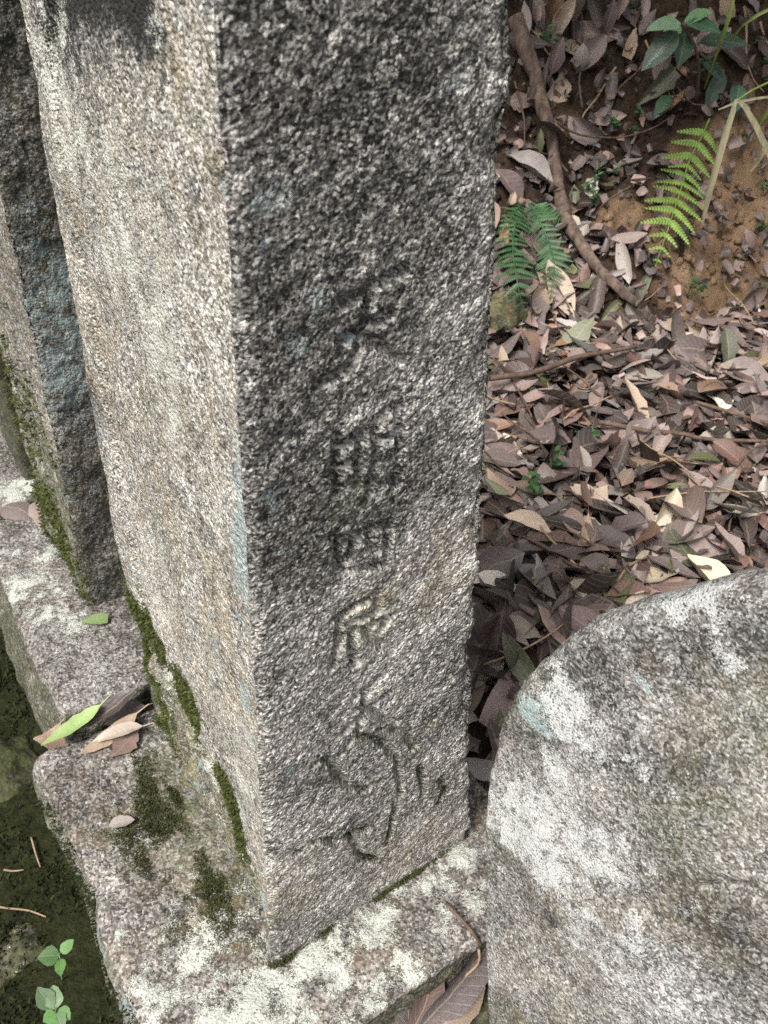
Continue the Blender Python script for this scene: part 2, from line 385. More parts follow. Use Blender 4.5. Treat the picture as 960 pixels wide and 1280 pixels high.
# ------------------------------------------------------------------ stone builders
def column(zrows, corners, rad, nu, capscale=True):
    """closed tapering column: corners(z)->4 xy points counter-clockwise A,B,D,C; nu = samples per side; returns V, N, F, (side id, s)"""
    t = []; side = []
    for k, n in enumerate(nu):
        for q in range(n): t.append(q/n); side.append(k)
    t = np.array(t); side = np.array(side); m = len(t)
    V = []; N = []
    for z in zrows:
        c = corners(z); P = np.zeros((m, 2)); Nn = np.zeros((m, 2))
        for k in range(4):
            a, b = c[k], c[(k+1) % 4]; pm = c[k-1]; nn = c[(k+2) % 4]
            L = np.linalg.norm(b-a); d = (b-a)/L; nrm = np.array([d[1], -d[0]])
            ms = side == k; s = t[ms]*L; p = a+d*s[:, None]
            # rounded corners: pull points near the corner inward along the bisector
            dp = (a-pm)/np.linalg.norm(a-pm); dn = (nn-b)/np.linalg.norm(nn-b)
            n0 = np.array([dp[1], -dp[0]]); n1 = np.array([dn[1], -dn[0]])
            w0 = np.clip(1-s/rad, 0, 1); w1 = np.clip(1-(L-s)/rad, 0, 1)
            p = p-nrm*(rad*0.30*(w0**2+w1**2))[:, None]
            nv = nrm+n0*(w0[:, None])+n1*(w1[:, None]); nv /= np.linalg.norm(nv, axis=1)[:, None]
            P[ms] = p; Nn[ms] = nv
        V.append(np.column_stack([P, np.full(m, z)])); N.append(np.column_stack([Nn, np.zeros(m)]))
    nz = len(zrows); V = np.concatenate(V); N = np.concatenate(N)
    # dome rows
    top = V[-m:]; cen = top.mean(0); rows = 14; base = V.copy()
    for r in range(1, rows+1):
        ph = r/rows*math.pi/2; sc = math.cos(ph)**0.75 if r < rows else 0.001
        P = cen+(top-cen)*np.array([sc, sc, 1]); P[:, 2] += 0.10*math.sin(ph)
        V = np.concatenate([V, P]); nn = N[-m:]*0+np.column_stack([N[(nz-1)*m:nz*m, :2]*math.cos(ph), np.full(m, math.sin(ph))]); N = np.concatenate([N, nn])
    tot = nz+rows
    i = np.arange(m); Fs = []
    for r in range(tot-1):
        a = r*m+i; b = r*m+(i+1) % m; Fs.append(np.stack([a, b, b+m, a+m], 1))
    return V, N, np.concatenate(Fs), np.tile(side, tot), np.tile(t, tot)

def lattice_box(H, step, rad):
    """rounded box surface centred on the origin (no bottom face)"""
    n = [max(2, int(round(2*h/step))) for h in H]
    idx = {}; V = []; F = []
    xs = [np.linspace(-h, h, k+1) for h, k in zip(H, n)]
    # faces: -x,+x,-y,+y,+z as grids welded by rounding coordinates
    grids = []
    def face(ax, val, u, v, flip):
        U, Vv = np.meshgrid(xs[u], xs[v], indexing='ij'); P = np.zeros((U.size, 3)); P[:, ax] = val; P[:, u] = U.ravel(); P[:, v] = Vv.ravel()
        a, b = len(xs[u]), len(xs[v]); I, J = np.meshgrid(np.arange(a-1), np.arange(b-1), indexing='ij'); k = (I*b+J).ravel()
        q = np.stack([k, k+b, k+b+1, k+1], 1); grids.append((P, q[:, ::-1] if flip else q))
    face(2, H[2], 0, 1, False); face(0, H[0], 1, 2, False); face(0, -H[0], 1, 2, True); face(1, -H[1], 0, 2, False); face(1, H[1], 0, 2, True)
    Vs = []; Fs = []; o = 0
    for P, q in grids: Vs.append(P); Fs.append(q+o); o += len(P)
    P = np.concatenate(Vs); F = np.concatenate(Fs)
    key = np.round(P*1e5).astype(np.int64); _, first, inv = np.unique(key, axis=0, return_index=True, return_inverse=True)
    P = P[first]; F = inv.ravel()[F]
    Hh = np.array(H); q = np.clip(P, -(Hh-rad), Hh-rad); d = P-q; L = np.linalg.norm(d, axis=1)[:, None]; N = d/np.maximum(L, 1e-9)
    return q+N*rad, N, F
def grain_disp(P, amp, sc=230, seed=3):
    f1, cid = worley(P, sc, seed)
    return amp*((cid-0.5)*1.5*np.clip(1.2-f1*1.2, 0, 1)+0.45*fbm(P, sc*0.9, 2, seed+9))
def blob(P, pts, sharp=2.0):
    """soft spots: (x, y, z, radius)"""
    o = np.zeros(len(P))
    for q, r in pts: o = np.maximum(o, np.exp(-(np.linalg.norm(P-q, axis=1)/r)**sharp))
    return o

# ------------------------------------------------------------------ carved pillar
def RF(px, py): return on_plane(px, py, A0, E2)      # a point on the inscribed side face
def LF(px, py): return on_plane(px, py, A0, E1)      # a point on the pale front face
B_edge = [(592, 1052), (590, 960), (590, 870), (597, 740), (605, 640), (613, 560), (615, 480), (620, 350), (636, 200), (643, 0)]
bz = np.array([[RF(*p)[2], (RF(*p)-A0)@E1] for p in B_edge]); bz = bz[np.argsort(bz[:, 0])]
def B_at(z): return float(np.interp(z, bz[:, 0], bz[:, 1]))
def pillar_corners(z):
    a1 = B_at(z); b1 = 0.343+0.004*math.sin(z*5)
    f = lambda a, b: (W(a, b))[:2]
    return [f(0, 0), f(a1, 0.004), f(a1+0.01, b1), f(0.0, b1)]
PH = 1.02
zr = np.linspace(-0.004, PH, 830)
V, N, Fp, side, tt = column(zr, pillar_corners, 0.012, (225, 34, 26, 180))
P = V.copy()
rf = (side == 0) & (P[:, 2] <= PH); lf = (side == 3) & (P[:, 2] <= PH)
STROKES = [   # the inscription, stroke by stroke
    [(427, 379), (455, 366), (480, 352), (506, 340)], [(428, 427), (448, 416), (468, 405), (488, 392)],
    [(463, 372), (460, 395), (455, 424), (440, 458), (420, 475), (398, 487)], [(456, 420), (474, 432), (492, 445), (506, 453)],
    [(422, 546), (421, 580), (422, 614)], [(424, 562), (440, 550), (458, 540)], [(452, 542), (452, 572), (449, 601)], [(425, 588), (438, 580), (450, 573)], [(420, 616), (434, 608), (450, 600)],
    [(472, 528), (472, 570), (463, 618)], [(472, 528), (486, 518), (501, 510)], [(501, 510), (501, 560), (496, 606), (488, 600)], [(472, 556), (486, 548), (500, 541)], [(471, 582), (485, 573), (499, 566)],
    [(424, 676), (426, 700), (428, 720)], [(424, 678), (455, 666), (488, 655)], [(488, 655), (487, 682), (484, 706)], [(428, 720), (455, 712), (484, 703)], [(444, 672), (443, 688), (437, 700)], [(464, 664), (464, 684), (474, 692)],
    [(420, 778), (446, 760), (474, 742)], [(427, 774), (426, 806), (417, 838)], [(440, 782), (458, 774), (476, 766)], [(437, 796), (456, 788), (478, 778)], [(444, 790), (443, 815), (446, 837), (456, 828)], [(474, 744), (471, 770)], [(468, 800), (480, 788), (492, 772)], [(458, 790), (474, 806), (492, 818)],
    [(446, 876), (464, 862), (482, 848)], [(434, 914), (460, 892), (488, 869)], [(462, 864), (456, 896), (446, 922), (420, 952)], [(462, 890), (480, 900), (498, 908)],
]
LOTUS = [
    [(394, 957), (406, 950), (416, 954), (424, 972), (440, 988), (456, 990), (478, 981)], [(452, 924), (470, 926), (486, 934), (498, 952), (503, 985), (500, 1015)],
    [(474, 916), (492, 914), (510, 922), (520, 938)], [(527, 962), (532, 984), (531, 996)], [(553, 976), (558, 992), (549, 1008)],
    [(372, 1068), (388, 1056), (404, 1050), (424, 1054), (442, 1043), (462, 1040)], [(441, 1046), (447, 1062), (456, 1074), (474, 1077)], [(498, 1000), (494, 1030), (488, 1052)],
]
cut = np.zeros(len(P)); idx = np.where(rf)[0]; Q = P[idx]
wob = np.column_stack([fbm(Q, 60, 2, 91), fbm(Q, 60, 2, 92), fbm(Q, 60, 2, 93)])*0.0010
dep = np.zeros(len(idx))
for st in STROKES:
    d = seg_dist(Q+wob, [RF(*p) for p in st]); dep = np.maximum(dep, 0.0110*np.clip(1.15-d/0.0050, 0, 1))
dl = np.full(len(idx), 9.0)
for st in LOTUS:
    d = seg_dist(Q+wob, [RF(*p) for p in st]); dl = np.minimum(dl, d)
dep = np.maximum(dep, 0.0088*np.clip(1.15-dl/0.0055, 0, 1))
dep *= 0.85+0.4*np.clip(fbm(Q, 45, 2, 95), -0.8, 0.6)
cut[idx] = dep
big = 0.0026*fbm(P, 5, 3, 41)+np.where(side == 0, 0.0012, 0.0018)*fbm(P, 24, 3, 42)
corner = np.where(side == 0, tt, 1-tt)*0.3
big = big-0.0035*np.exp(-(corner/0.008)**2)*np.clip(fbm(P, 40, 3, 43)+0.3, 0, 1)*((side == 0) | (side == 3))
# pick-dressing: slanting ridges on the inscribed face
d_diag = E1*0.80+np.array([0, 0, 0.60]); d_perp = E1*-0.60+np.array([0, 0, 0.80])
Pd = np.column_stack([(P-A0)@d_diag*42, (P-A0)@d_perp*130, (P-A0)@E2*20])
diag = 0.0008*fbm(Pd, 1.0, 3, 51)
gr = np.zeros(len(P))
for s_, amp_, sc_ in ((0, 0.00075, 330), (3, 0.0007, 330)):
    mm_ = side == s_; gr[mm_] = grain_disp(P[mm_], amp_, sc_)
rough_back = np.where((side == 1) | (side == 2), 0.005*fbm(P, 14, 3, 61), 0)
redge = sstep(0.86, 1.0, tt)*(side == 0)*0.005*fbm(P, 30, 3, 62)
# pale front: shallow recessed arched panel, chipped foot
aP, bP = AB(P*np.array([1, 1, 0])+0*A0); zP = P[:, 2]
inset = np.zeros(len(P)); chip = np.zeros(len(P))
bl = bP
arch_z = 0.80+0.075*np.sqrt(np.clip(1-((bl-0.165)/0.135)**2, 0, 1))
wobz = 0.008*fbm(P, 16, 3, 71)
inset = sstep(0.0, 0.010, np.minimum(0.297-bl+wobz*0.6, arch_z-zP+wobz))*(side == 3)
chipline = np.interp(bl, [0.0, 0.05, 0.09, 0.16, 0.24, 0.33, 0.36], [0.03, 0.11, 0.175, 0.22, 0.235, 0.245, 0.26])
chip = sstep(0.012, -0.012, zP-chipline-0.012*fbm(P, 22, 3, 72))*(side == 3)*sstep(0.0, 0.05, bl)
calm = np.ones(len(P)); calm[idx] = 1-0.75*np.clip(dep/0.006, 0, 1)
disp = big+diag*(side == 0)*calm+gr*calm+rough_back+redge-cut-0.005*inset-chip*(0.014+0.016*fbm(P, 18, 4, 73))
V2 = V+N*disp[:, None]
base = W(0.13, 0.17, 0)
white = np.zeros(len(P)); teal = np.zeros(len(P)); green = np.zeros(len(P)); warm = np.zeros(len(P)); grime = np.zeros(len(P))
# inscribed face: black crust on the upper left, cleaner right border and foot
m = side == 0
DARK = [((330, 140), .06), ((400, 190), .075), ((470, 250), .06), ((330, 330), .055), ((380, 440), .06), ((350, 540), .055), ((400, 610), .06), ((350, 640), .05), ((470, 640), .05), ((545, 590), .045), ((520, 300), .04), ((560, 120), .04), ((360, 705), .05), ((420, 680), .05), ((500, 40), .04), ((400, 60), .06), ((480, 930), .035), ((380, 960), .05), ((500, 1000), .04)]
g = blob(P, [(RF(*p), r) for p, r in DARK])
zl0, zl1 = RF(330, 745)[2], RF(592, 640)[2]
weather = sstep(-0.05, 0.05, zP-(zl0+(zl1-zl0)*np.clip(aP/0.2, 0, 1.2))+0.03*fbm(P, 9, 3, 80))*sstep(0.215, 0.10, aP-0.05*sstep(.5, 0.3, zP))
grime = np.where(m, -0.38+0.43*weather+0.42*g*(0.30+0.70*weather)+0.24*fbm(P, 10, 4, 81)+0.10*sstep(0.25, 0.0, zP), grime)
green = np.where(m, 0.85*blob(P, [(RF(*p), r) for p, r in [((440, 625), .02), ((480, 925), .018), ((420, 965), .02), ((500, 985), .018), ((545, 985), .02), ((400, 1055), .02), ((450, 800), .03), ((450, 1060), .02), ((340, 1150), .03)]]), green)
dfull = np.full(len(P), 9.0); dfull[idx] = dl
green = np.maximum(green, 0.8*np.exp(-(dfull/0.008)**2))
warm = np.where(m, blob(P, [(RF(*p), r) for p, r in [((560, 710), .04), ((540, 740), .03), ((480, 760), .03), ((545, 910), .008), ((350, 1120), .05), ((520, 1060), .05)]]), warm)
teal = np.where(m, 0.56*blob(P, [(RF(*p), r) for p, r in [((395, 375), .018), ((350, 290), .02), ((370, 430), .018), ((575, 105), .012), ((440, 428), .006), ((470, 505), .01), ((340, 620), .02), ((360, 965), .012), ((330, 250), .02), ((355, 690), .012)]]), teal)
white = np.where(m, 0.10*fbm(P, 9, 3, 83), white)
# pale face
m = side == 3
grime = np.where(m, -0.25+0.22*fbm(P, 9, 4, 84)+0.14*fbm(P*np.array([1, 1, .18]), 30, 3, 184)-0.16*sstep(0.5, 0.85, zP)+0.45*blob(P, [(LF(*p), r) for p, r in [((190, 240), .03), ((75, 230), .03), ((110, 480), .03)]]), grime)
stain = np.exp(-((arch_z-zP-0.004)/0.020)**2)*sstep(0.06, 0.10, bl)*sstep(0.33, 0.29, bl)+0.9*blob(P, [(LF(*p), r) for p, r in [((80, 22), .032), ((62, 42), .028), ((150, -2), .025), ((108, 5), .028)]])
grime = np.where(m, grime+2.2*stain*(1+0.3*fbm(P, 30, 3, 79)), grime)
grime = np.where(m, grime+0.55*chip, grime)
warm = np.where(m, 0.78+0.4*fbm(P, 7, 3, 85)-2*stain, warm)
white = np.where(m, 0.24+0.34*fbm(P*np.array([1, 1, .35]), 16, 4, 86)+0.36*blob(P, [(LF(*p), r) for p, r in [((85, 160), .045), ((90, 210), .03), ((205, 480), .04), ((215, 520), .035), ((225, 560), .03), ((60, 110), .03), ((205, 885), .012), ((285, 1010), .03), ((130, 330), .03)]]), white)
Ps = P*np.array([1, 1, 0.33])
teal = np.where(m, 0.14+0.34*sstep(0.045, 0.0, np.abs(bl-0.02))*(0.25+1.7*fbm(Ps, 16, 3, 87))+0.50*np.clip(fbm(Ps, 30, 3, 88), 0, 1)*sstep(0.75, 0.3, zP)+0.42*blob(P, [(LF(*p), r) for p, r in [((262, 300), .012), ((265, 240), .012), ((270, 760), .012), ((225, 835), .012), ((300, 880), .012), ((300, 700), .014), ((172, 725), .012), ((320, 700), .01)]]), teal)
green = np.where(m, 1.0*chip*(0.7+0.6*fbm(P, 18, 3, 89))+0.5*sstep(0.35, 0.1, zP)*sstep(0.2, 0.34, bl), green)
edge_m = (side == 3) & (tt > 0.96)
for s_ in (1, 2):
    mm = side == s_; grime = np.where(mm, 0.4, grime); green = np.where(mm, 0.4, green)
AT = dict(grime=grime, white=white, teal=teal, green=green, warm=warm)
pillar = obj('stone_pillar', mesh_np('stone_pillar', V2-base, Fp, attrs=AT), MAT['pillar'], loc=tuple(base))
tag(pillar, 'tall square granite pillar carved with a column of characters, pale on one side', 'stone pillar', kind='thing')

def tufts(name, pts, nrm, h, mats, parent=None, loc=None, blades=4, width=0.35):
    """moss: many tiny leaning blades"""
    n = len(pts); pts = np.repeat(pts, blades, 0); nrm = np.repeat(nrm, blades, 0); k = len(pts)
    d = nrm+rng.normal(0, 0.55, (k, 3)); d /= np.linalg.norm(d, axis=1)[:, None]
    sd_ = np.cross(d, rng.normal(0, 1, (k, 3))); sd_ /= np.linalg.norm(sd_, axis=1)[:, None]
    hh = (h*rng.uniform(0.5, 1.35, k))[:, None]; p = pts+rng.normal(0, h*0.5, (k, 3))-nrm*h*0.15
    Vm = np.stack([p-sd_*hh*width*.5, p+sd_*hh*width*.5, p+d*hh*0.6+sd_*hh*width*.45, p+d*hh+nrm*hh*-.1, p+d*hh*0.6-sd_*hh*width*.45], 1).reshape(-1, 3)
    o = np.arange(k)*5
    Fm = np.concatenate([np.stack([o, o+1, o+2, o+4], 1), np.stack([o+4, o+2, o+3, o+3], 1)])
    fl = [tuple(x) for x in np.stack([o, o+1, o+2, o+4], 1)]+[tuple(x) for x in np.stack([o+4, o+2, o+3], 1)]
    org = np.zeros(3) if loc is None else np.array(loc)
    ob = obj(name, mesh_np(name, Vm-org, fl, smooth=False), mats, parent); 
    if loc is not None and not parent: ob.location = tuple(loc)
    ob['kind'] = 'stuff'; return ob
def pick(prob, n):
    p = np.clip(prob, 0, None); p = p/p.sum(); return rng.choice(len(prob), n, p=p)
mp = (side == 3)*np.maximum(np.exp(-((zP-chipline-0.012)/0.022)**2)*sstep(0.05, 0.09, bl)*sstep(0.37, 0.30, bl)*(0.32+1.2*fbm(P*np.array([1, 1, .5]), 30, 4, 97)), 0)
mp = mp+(side == 3)*0.35*chip*sstep(0.26, 0.34, bl)*np.clip(fbm(P, 26, 3, 98)+0.1, 0, 1)
mp = mp+(side == 3)*0.8*np.exp(-(zP/0.006)**2)*np.clip(fbm(P, 20, 3, 99)+0.3, 0, 1)*sstep(0.03, 0.1, bl)
sel = pick(mp, 7500); tufts('moss', V2[sel]-base, N[sel], 0.0042, MAT['moss'], pillar)
jt = (side == 0)*np.exp(-((zP-0.002)/0.004)**2)*np.clip(fbm(P, 28, 3, 45)+0.15, 0, 1)
sel = pick(jt, 900); tufts('moss', V2[sel]-base, N[sel], 0.0030, MAT['moss_mid'], pillar)
if True:
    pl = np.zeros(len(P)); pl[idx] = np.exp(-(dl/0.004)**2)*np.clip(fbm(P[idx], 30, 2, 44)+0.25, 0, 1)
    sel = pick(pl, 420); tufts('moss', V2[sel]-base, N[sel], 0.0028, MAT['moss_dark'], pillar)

# ------------------------------------------------------------------ the other pillars in the row
def plain_pillar(name, a0, a1, b0, b1, H, nz, nu, label, seed, style):
    cs = lambda z: [W(a0, b0)[:2], W(a1-0.06*z, b0)[:2], W(a1-0.06*z, b1)[:2], W(a0, b1-0.01*z)[:2]]
    V, N, F, side, t = column(np.linspace(-0.004, H, nz), cs, 0.012, nu)
    P = V; d = 0.006*fbm(P, 7, 3, seed)+0.004*fbm(P, 24, 3, seed+1)+grain_disp(P, 0.002, 190, seed+2)
    V2 = V+N*d[:, None]; zP = P[:, 2]; m0 = side == 0; m3 = side == 3; z0 = np.zeros(len(P))
    n = fbm(P, 9, 4, seed+5)
    if style == 1:
        grime = np.where(m0, 0.48+0.3*n-0.30*np.exp(-((zP-0.45)/0.12)**2), 0.10+0.25*n)
        teal = np.where(m0, 0.72*np.exp(-((zP-0.42)/0.20)**2)+0.2*n, 0.10+0.2*n)
        green = np.where(m3, 1.1*sstep(0.55, 0.0, zP)+0.3*n, 0.3)
        white = np.where(m3, 0.18+0.2*n, 0.12*n); warm = np.where(m3, 0.5, 0.2)
    else:
        grime = 0.9+0.3*n; teal = z0+0.1*n; green = 0.6+0.3*n; white = z0; warm = z0+0.2
    base = W((a0+a1)/2, (b0+b1)/2)
    o = obj(name, mesh_np(name, V2-base, F, attrs=dict(grime=grime, teal=teal, green=green, white=white, warm=warm)), MAT['pillar2'], loc=tuple(base))
    tag(o, label, 'stone pillar', kind='thing')
    return o, V2, N, side, base
p2, V2b, N2b, s2b, b2b = plain_pillar('stone_pillar', 0.014, 0.29, 0.640, 0.893, 1.08, 330, (110, 24, 24, 90), 'dark stone pillar with bluish lichen side, standing behind the carved pillar', 141, 1)
mp = (s2b == 3)*np.clip(sstep(0.50, 0.0, V2b[:, 2])*(fbm(V2b, 14, 3, 152)+0.12), 0, 1)+(s2b == 3)*1.0*np.exp(-(V2b[:, 2]/0.012)**2)
sel = pick(mp, 1300); tufts('moss', V2b[sel]-b2b, N2b[sel], 0.0065, MAT['moss'], p2)
p3, *_ = plain_pillar('stone_pillar', 0.022, 0.29, 1.048, 1.33, 1.0, 160, (60, 16, 16, 50), 'blackish stone pillar at the far end of the row', 161, 2)

# ------------------------------------------------------------------ base slabs
def slab(name, a0, a1, b0, b1, z0, z1, step, label, seed, mask, rad=0.022, amp=0.012, warp=None):
    H = ((a1-a0)/2, (b1-b0)/2, (z1-z0)/2); V, N, F = lattice_box(H, step, rad)
    rot = np.stack([E1, E2, np.array([0, 0, 1.0])]); cen = W((a0+a1)/2, (b0+b1)/2, (z0+z1)/2)
    Pw = V@rot+cen; Nw = N@rot
    sidew = 1-np.abs(N[:, 2])
    d = (amp*fbm(Pw, 6, 3, seed)*(0.25+0.75*sidew)+0.0045*fbm(Pw, 26, 4, seed+1)+grain_disp(Pw, 0.0012, 220, seed+2))
    if warp is not None: d = d+warp(Pw, V, H, sidew)
    Pd = Pw+Nw*d[:, None]
    base = W((a0+a1)/2, (b0+b1)/2, z0)
    at = mask(Pw, N)
    o = obj(name, mesh_np(name, Pd-base, F, attrs=at), MAT['slab'], loc=tuple(base)); tag(o, label, 'stone slab', kind='thing')
    return o, Pd, Nw, base
def ST(px, py): return on_z(px, py, 0.0)
def mask_near(P, N):
    n = fbm(P, 11, 4, 201); top = N[:, 2] > 0.5; a, b = AB(P*np.array([1, 1, 0]))
    wh = [((200, 1240), .045), ((260, 1250), .05), ((330, 1240), .04), ((390, 1200), .03), ((480, 1150), .03), ((545, 1105), .04), ((580, 1075), .03), ((545, 1170), .035), ((470, 1250), .03), ((500, 1110), .02), ((590, 1130), .03), ((150, 1165), .010), ((430, 1265), .02), ((300, 1275), .03), ((560, 1140), .02), ((230, 1215), .04), ((420, 1225), .03), ((520, 1215), .03), ((360, 1270), .04), ((180, 1275), .04)]
    white = 0.14+0.26*n+0.58*blob(P, [(ST(*p), r) for p, r in wh])
    grime = 0.12+0.30*n+0.45*blob(P, [(ST(*p), r) for p, r in [((90, 970), .03), ((180, 1130), .018), ((270, 1140), .03), ((200, 1000), .05), ((300, 1180), .02), ((90, 1010), .03)]])
    grime = np.where(top, grime, 0.25+0.3*n); white = np.where(top, white, 0.06+0.3*n)
    green = np.where(top, 1.1*blob(P, [(ST(*p), r) for p, r in [((230, 1000), .05), ((250, 1050), .05), ((200, 960), .035), ((280, 1100), .03), ((150, 1030), .02)]]), 0.75+0.4*n)
    teal = np.where(top, 0.0, 0.34+0.35*fbm(P, 20, 3, 203))
    return dict(grime=grime, white=white, green=green, teal=teal, warm=0.35+0.3*n)
def mask_far(P, N):
    n = fbm(P, 10, 4, 211); top = N[:, 2] > 0.5
    wh = [((95, 800), .05), ((70, 770), .05), ((30, 730), .05), ((110, 850), .05), ((60, 740), .04), ((20, 690), .05), ((60, 690), .04), ((15, 610), .08), ((130, 830), .03)]
    white = np.where(top, 0.12+0.30*n+0.52*blob(P, [(ST(*p), r) for p, r in wh]), 0.05+0.2*n)
    grime = np.where(top, 0.22+0.35*n, 0.55+0.3*n)
    return dict(grime=grime, white=white, green=np.where(top, 0.15*n, 0.9), teal=0*n, warm=0.2+0.2*n)
def near_warp(P, V, H, sidew):
    a, b = AB(P*np.array([1, 1, 0]))
    return -0.035*sstep(0.11, 0.21, a)*sstep(-0.06, -0.10, b)*sidew*0+0.004*np.sin(b*17)*sidew
s1, Ps1, Ns1, bs1 = slab('base_slab', -0.140, 0.345, -0.104, 0.402, -0.30, 0.0, 0.0032, 'lichen-blotched stone slab under the carved pillar, mossy at the contact', 220, mask_near, rad=0.015, warp=near_warp)
s2, Ps2, Ns2, bs2 = slab('base_slab', -0.096, 0.34, 0.452, 0.945, -0.30, 0.0, 0.0042, 'white-lichened stone slab under the bluish dark pillar', 230, mask_far, rad=0.020)
s3, *_ = slab('base_slab', -0.10, 0.34, 0.985, 1.42, -0.30, -0.002, 0.008, 'pale stone slab under the blackish pillar at the end of the row', 240, mask_far, rad=0.020)
am, bm = AB(Ps1*np.array([1, 1, 0]))
Pr = np.column_stack([am*70, bm*28, 0*am]); rag = fbm(Pr, 1.0, 4, 251)
mp = (Ns1[:, 2] > 0.6)*np.clip((np.exp(-((am+0.02)/0.045)**2)*sstep(0.03, 0.10, bm)*sstep(0.36, 0.27, bm)+0.5*blob(Ps1, [(ST(*p), r) for p, r in [((170, 1040), .03), ((190, 1070), .03)]]))*(0.40+1.25*rag)-0.06, 0, 1)**1.0*(am < 0.0)
sel = pick(mp, 5200); tufts('moss', Ps1[sel]-bs1, Ns1[sel], 0.0028, MAT['moss_mid'], s1)
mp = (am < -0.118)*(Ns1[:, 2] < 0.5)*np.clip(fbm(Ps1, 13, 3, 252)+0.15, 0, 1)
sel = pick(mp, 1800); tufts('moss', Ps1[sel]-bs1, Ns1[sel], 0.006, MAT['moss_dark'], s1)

# ------------------------------------------------------------------ rounded headstone in front
hp = []
for (x, y), d in (((600, 960), 0.74), ((960, 715), 0.52), ((598, 1280), 0.95)): hp.append(O+ray(x, y)*d)
hn = np.cross(hp[2]-hp[0], hp[1]-hp[0]); hn /= np.linalg.norm(hn)
if hn@(O-hp[0]) < 0: hn = -hn
def HS(px, py): return on_plane(px, py, hp[0], hn)
hu = np.cross(np.array([0, 0, 1.0]), hn); hu /= np.linalg.norm(hu); hv = np.cross(hn, hu)
if hu@(hp[1]-hp[0]) < 0: hu = -hu
outl = [(592, 1280), (591, 1200), (590, 1120), (590, 1040), (596, 968), (610, 916), (633, 870), (664, 832), (706, 802), (757, 777), (808, 758), (866, 743), (960, 728)]
o2 = np.array([[(HS(*p)-hp[0])@hu, (HS(*p)-hp[0])@hv] for p in outl])
xr = o2[-1, 0]; yt = o2[-1, 1]; ybot = -(hp[0][2]+0.22)/hv[2]
_dl = o2[0]-o2[2]; _kl = (ybot-o2[0, 1])/_dl[1]
ext = [(xr+0.05, yt+0.004), (xr+0.10, yt-0.012), (xr+0.14, yt-0.05), (xr+0.165, yt-0.11), (xr+0.175, yt-0.2), (xr+0.175, ybot), tuple(o2[0]+_dl*_kl), tuple(o2[0]+_dl*_kl*0.5)]
poly = np.concatenate([o2, np.array(ext)])
def resample(poly, n):
    q = np.concatenate([poly, poly[:1]]); d = np.r_[0, np.cumsum(np.linalg.norm(np.diff(q, axis=0), axis=1))]
    s = np.linspace(0, d[-1], n, endpoint=False); return np.column_stack([np.interp(s, d, q[:, 0]), np.interp(s, d, q[:, 1])])
ring = resample(poly, 440)
for _ in range(6): ring = 0.25*np.roll(ring, 1, 0)+0.5*ring+0.25*np.roll(ring, -1, 0)
cen = np.array([(o2[:, 0].min()+xr+0.17)/2, yt-0.20]); th = 0.10
prof = []
for r in np.linspace(0.002, 0.955, 190): prof.append((r, 0.012*(1-r*r)-0.012, 1.0))
for k in range(1, 13):
    ph = k/12*math.pi/2; prof.append((0.955+0.045*math.sin(ph), -0.012-0.020*(1-math.cos(ph)), 1.0))
for k in range(1, 9): prof.append((1.0-0.13*(k/8)**1.25, -0.032-k/8*th, 0.5))
for r in (0.8, 0.6, 0.3, 0.002): prof.append((r, -0.032-th-0.02*(1-r), 0.0))
Vh = []; m = len(ring)
for r, z, _ in prof:
    q = cen+(ring-cen)*r; Vh.append(hp[0]+q[:, :1]*hu+q[:, 1:]*hv+z*hn)
Vh = np.concatenate(Vh); i = np.arange(m); Fh = np.concatenate([np.stack([r*m+i, r*m+(i+1) % m, (r+1)*m+(i+1) % m, (r+1)*m+i], 1) for r in range(len(prof)-1)])
# outward direction for the displacement
rr = np.repeat([p[0] for p in prof], m); zz = np.repeat([p[1] for p in prof], m)
front = zz > -0.033
ringd = np.tile((ring-cen)/np.linalg.norm(ring-cen, axis=1)[:, None], (len(prof), 1))
wgt = sstep(0.955, 1.0, rr); Nh = hn*(1-wgt)[:, None]+(ringd[:, :1]*hu+ringd[:, 1:]*hv)*wgt[:, None]
Nh[zz < -0.033-th] = -hn; Nh /= np.linalg.norm(Nh, axis=1)[:, None]
GRV = [[(885, 1112), (905, 1106), (930, 1112), (962, 1128), (1000, 1150)], [(1000, 1150), (1010, 1200), (990, 1240)], [(925, 1180), (945, 1205), (962, 1215)]]
dg = np.full(len(Vh), 9.0)
for st in GRV: dg = np.minimum(dg, seg_dist(Vh, [HS(*p) for p in st]))
dh = 0.007*fbm(Vh, 6, 3, 301)+0.0022*fbm(Vh, 28, 3, 302)+grain_disp(Vh, 0.0008, 300, 303)-0.004*wgt*np.clip(fbm(Vh, 35, 3, 309), 0, 1)-0.006*np.exp(-(dg/0.005)**2)*front
Vh2 = Vh+Nh*dh[:, None]
n = fbm(Vh, 9, 4, 305)
whl = [((860, 820), .022), ((890, 830), .018), ((790, 850), .02), ((660, 970), .028), ((700, 900), .022), ((680, 1050), .022), ((700, 1100), .022), ((730, 1150), .02), ((650, 1010), .02), ((900, 735), .03), ((840, 745), .02), ((960, 735), .04), ((910, 745), .03), ((870, 755), .025), ((620, 1050), .016), ((760, 1190), .018), ((800, 1180), .016), ((740, 1080), .016)]
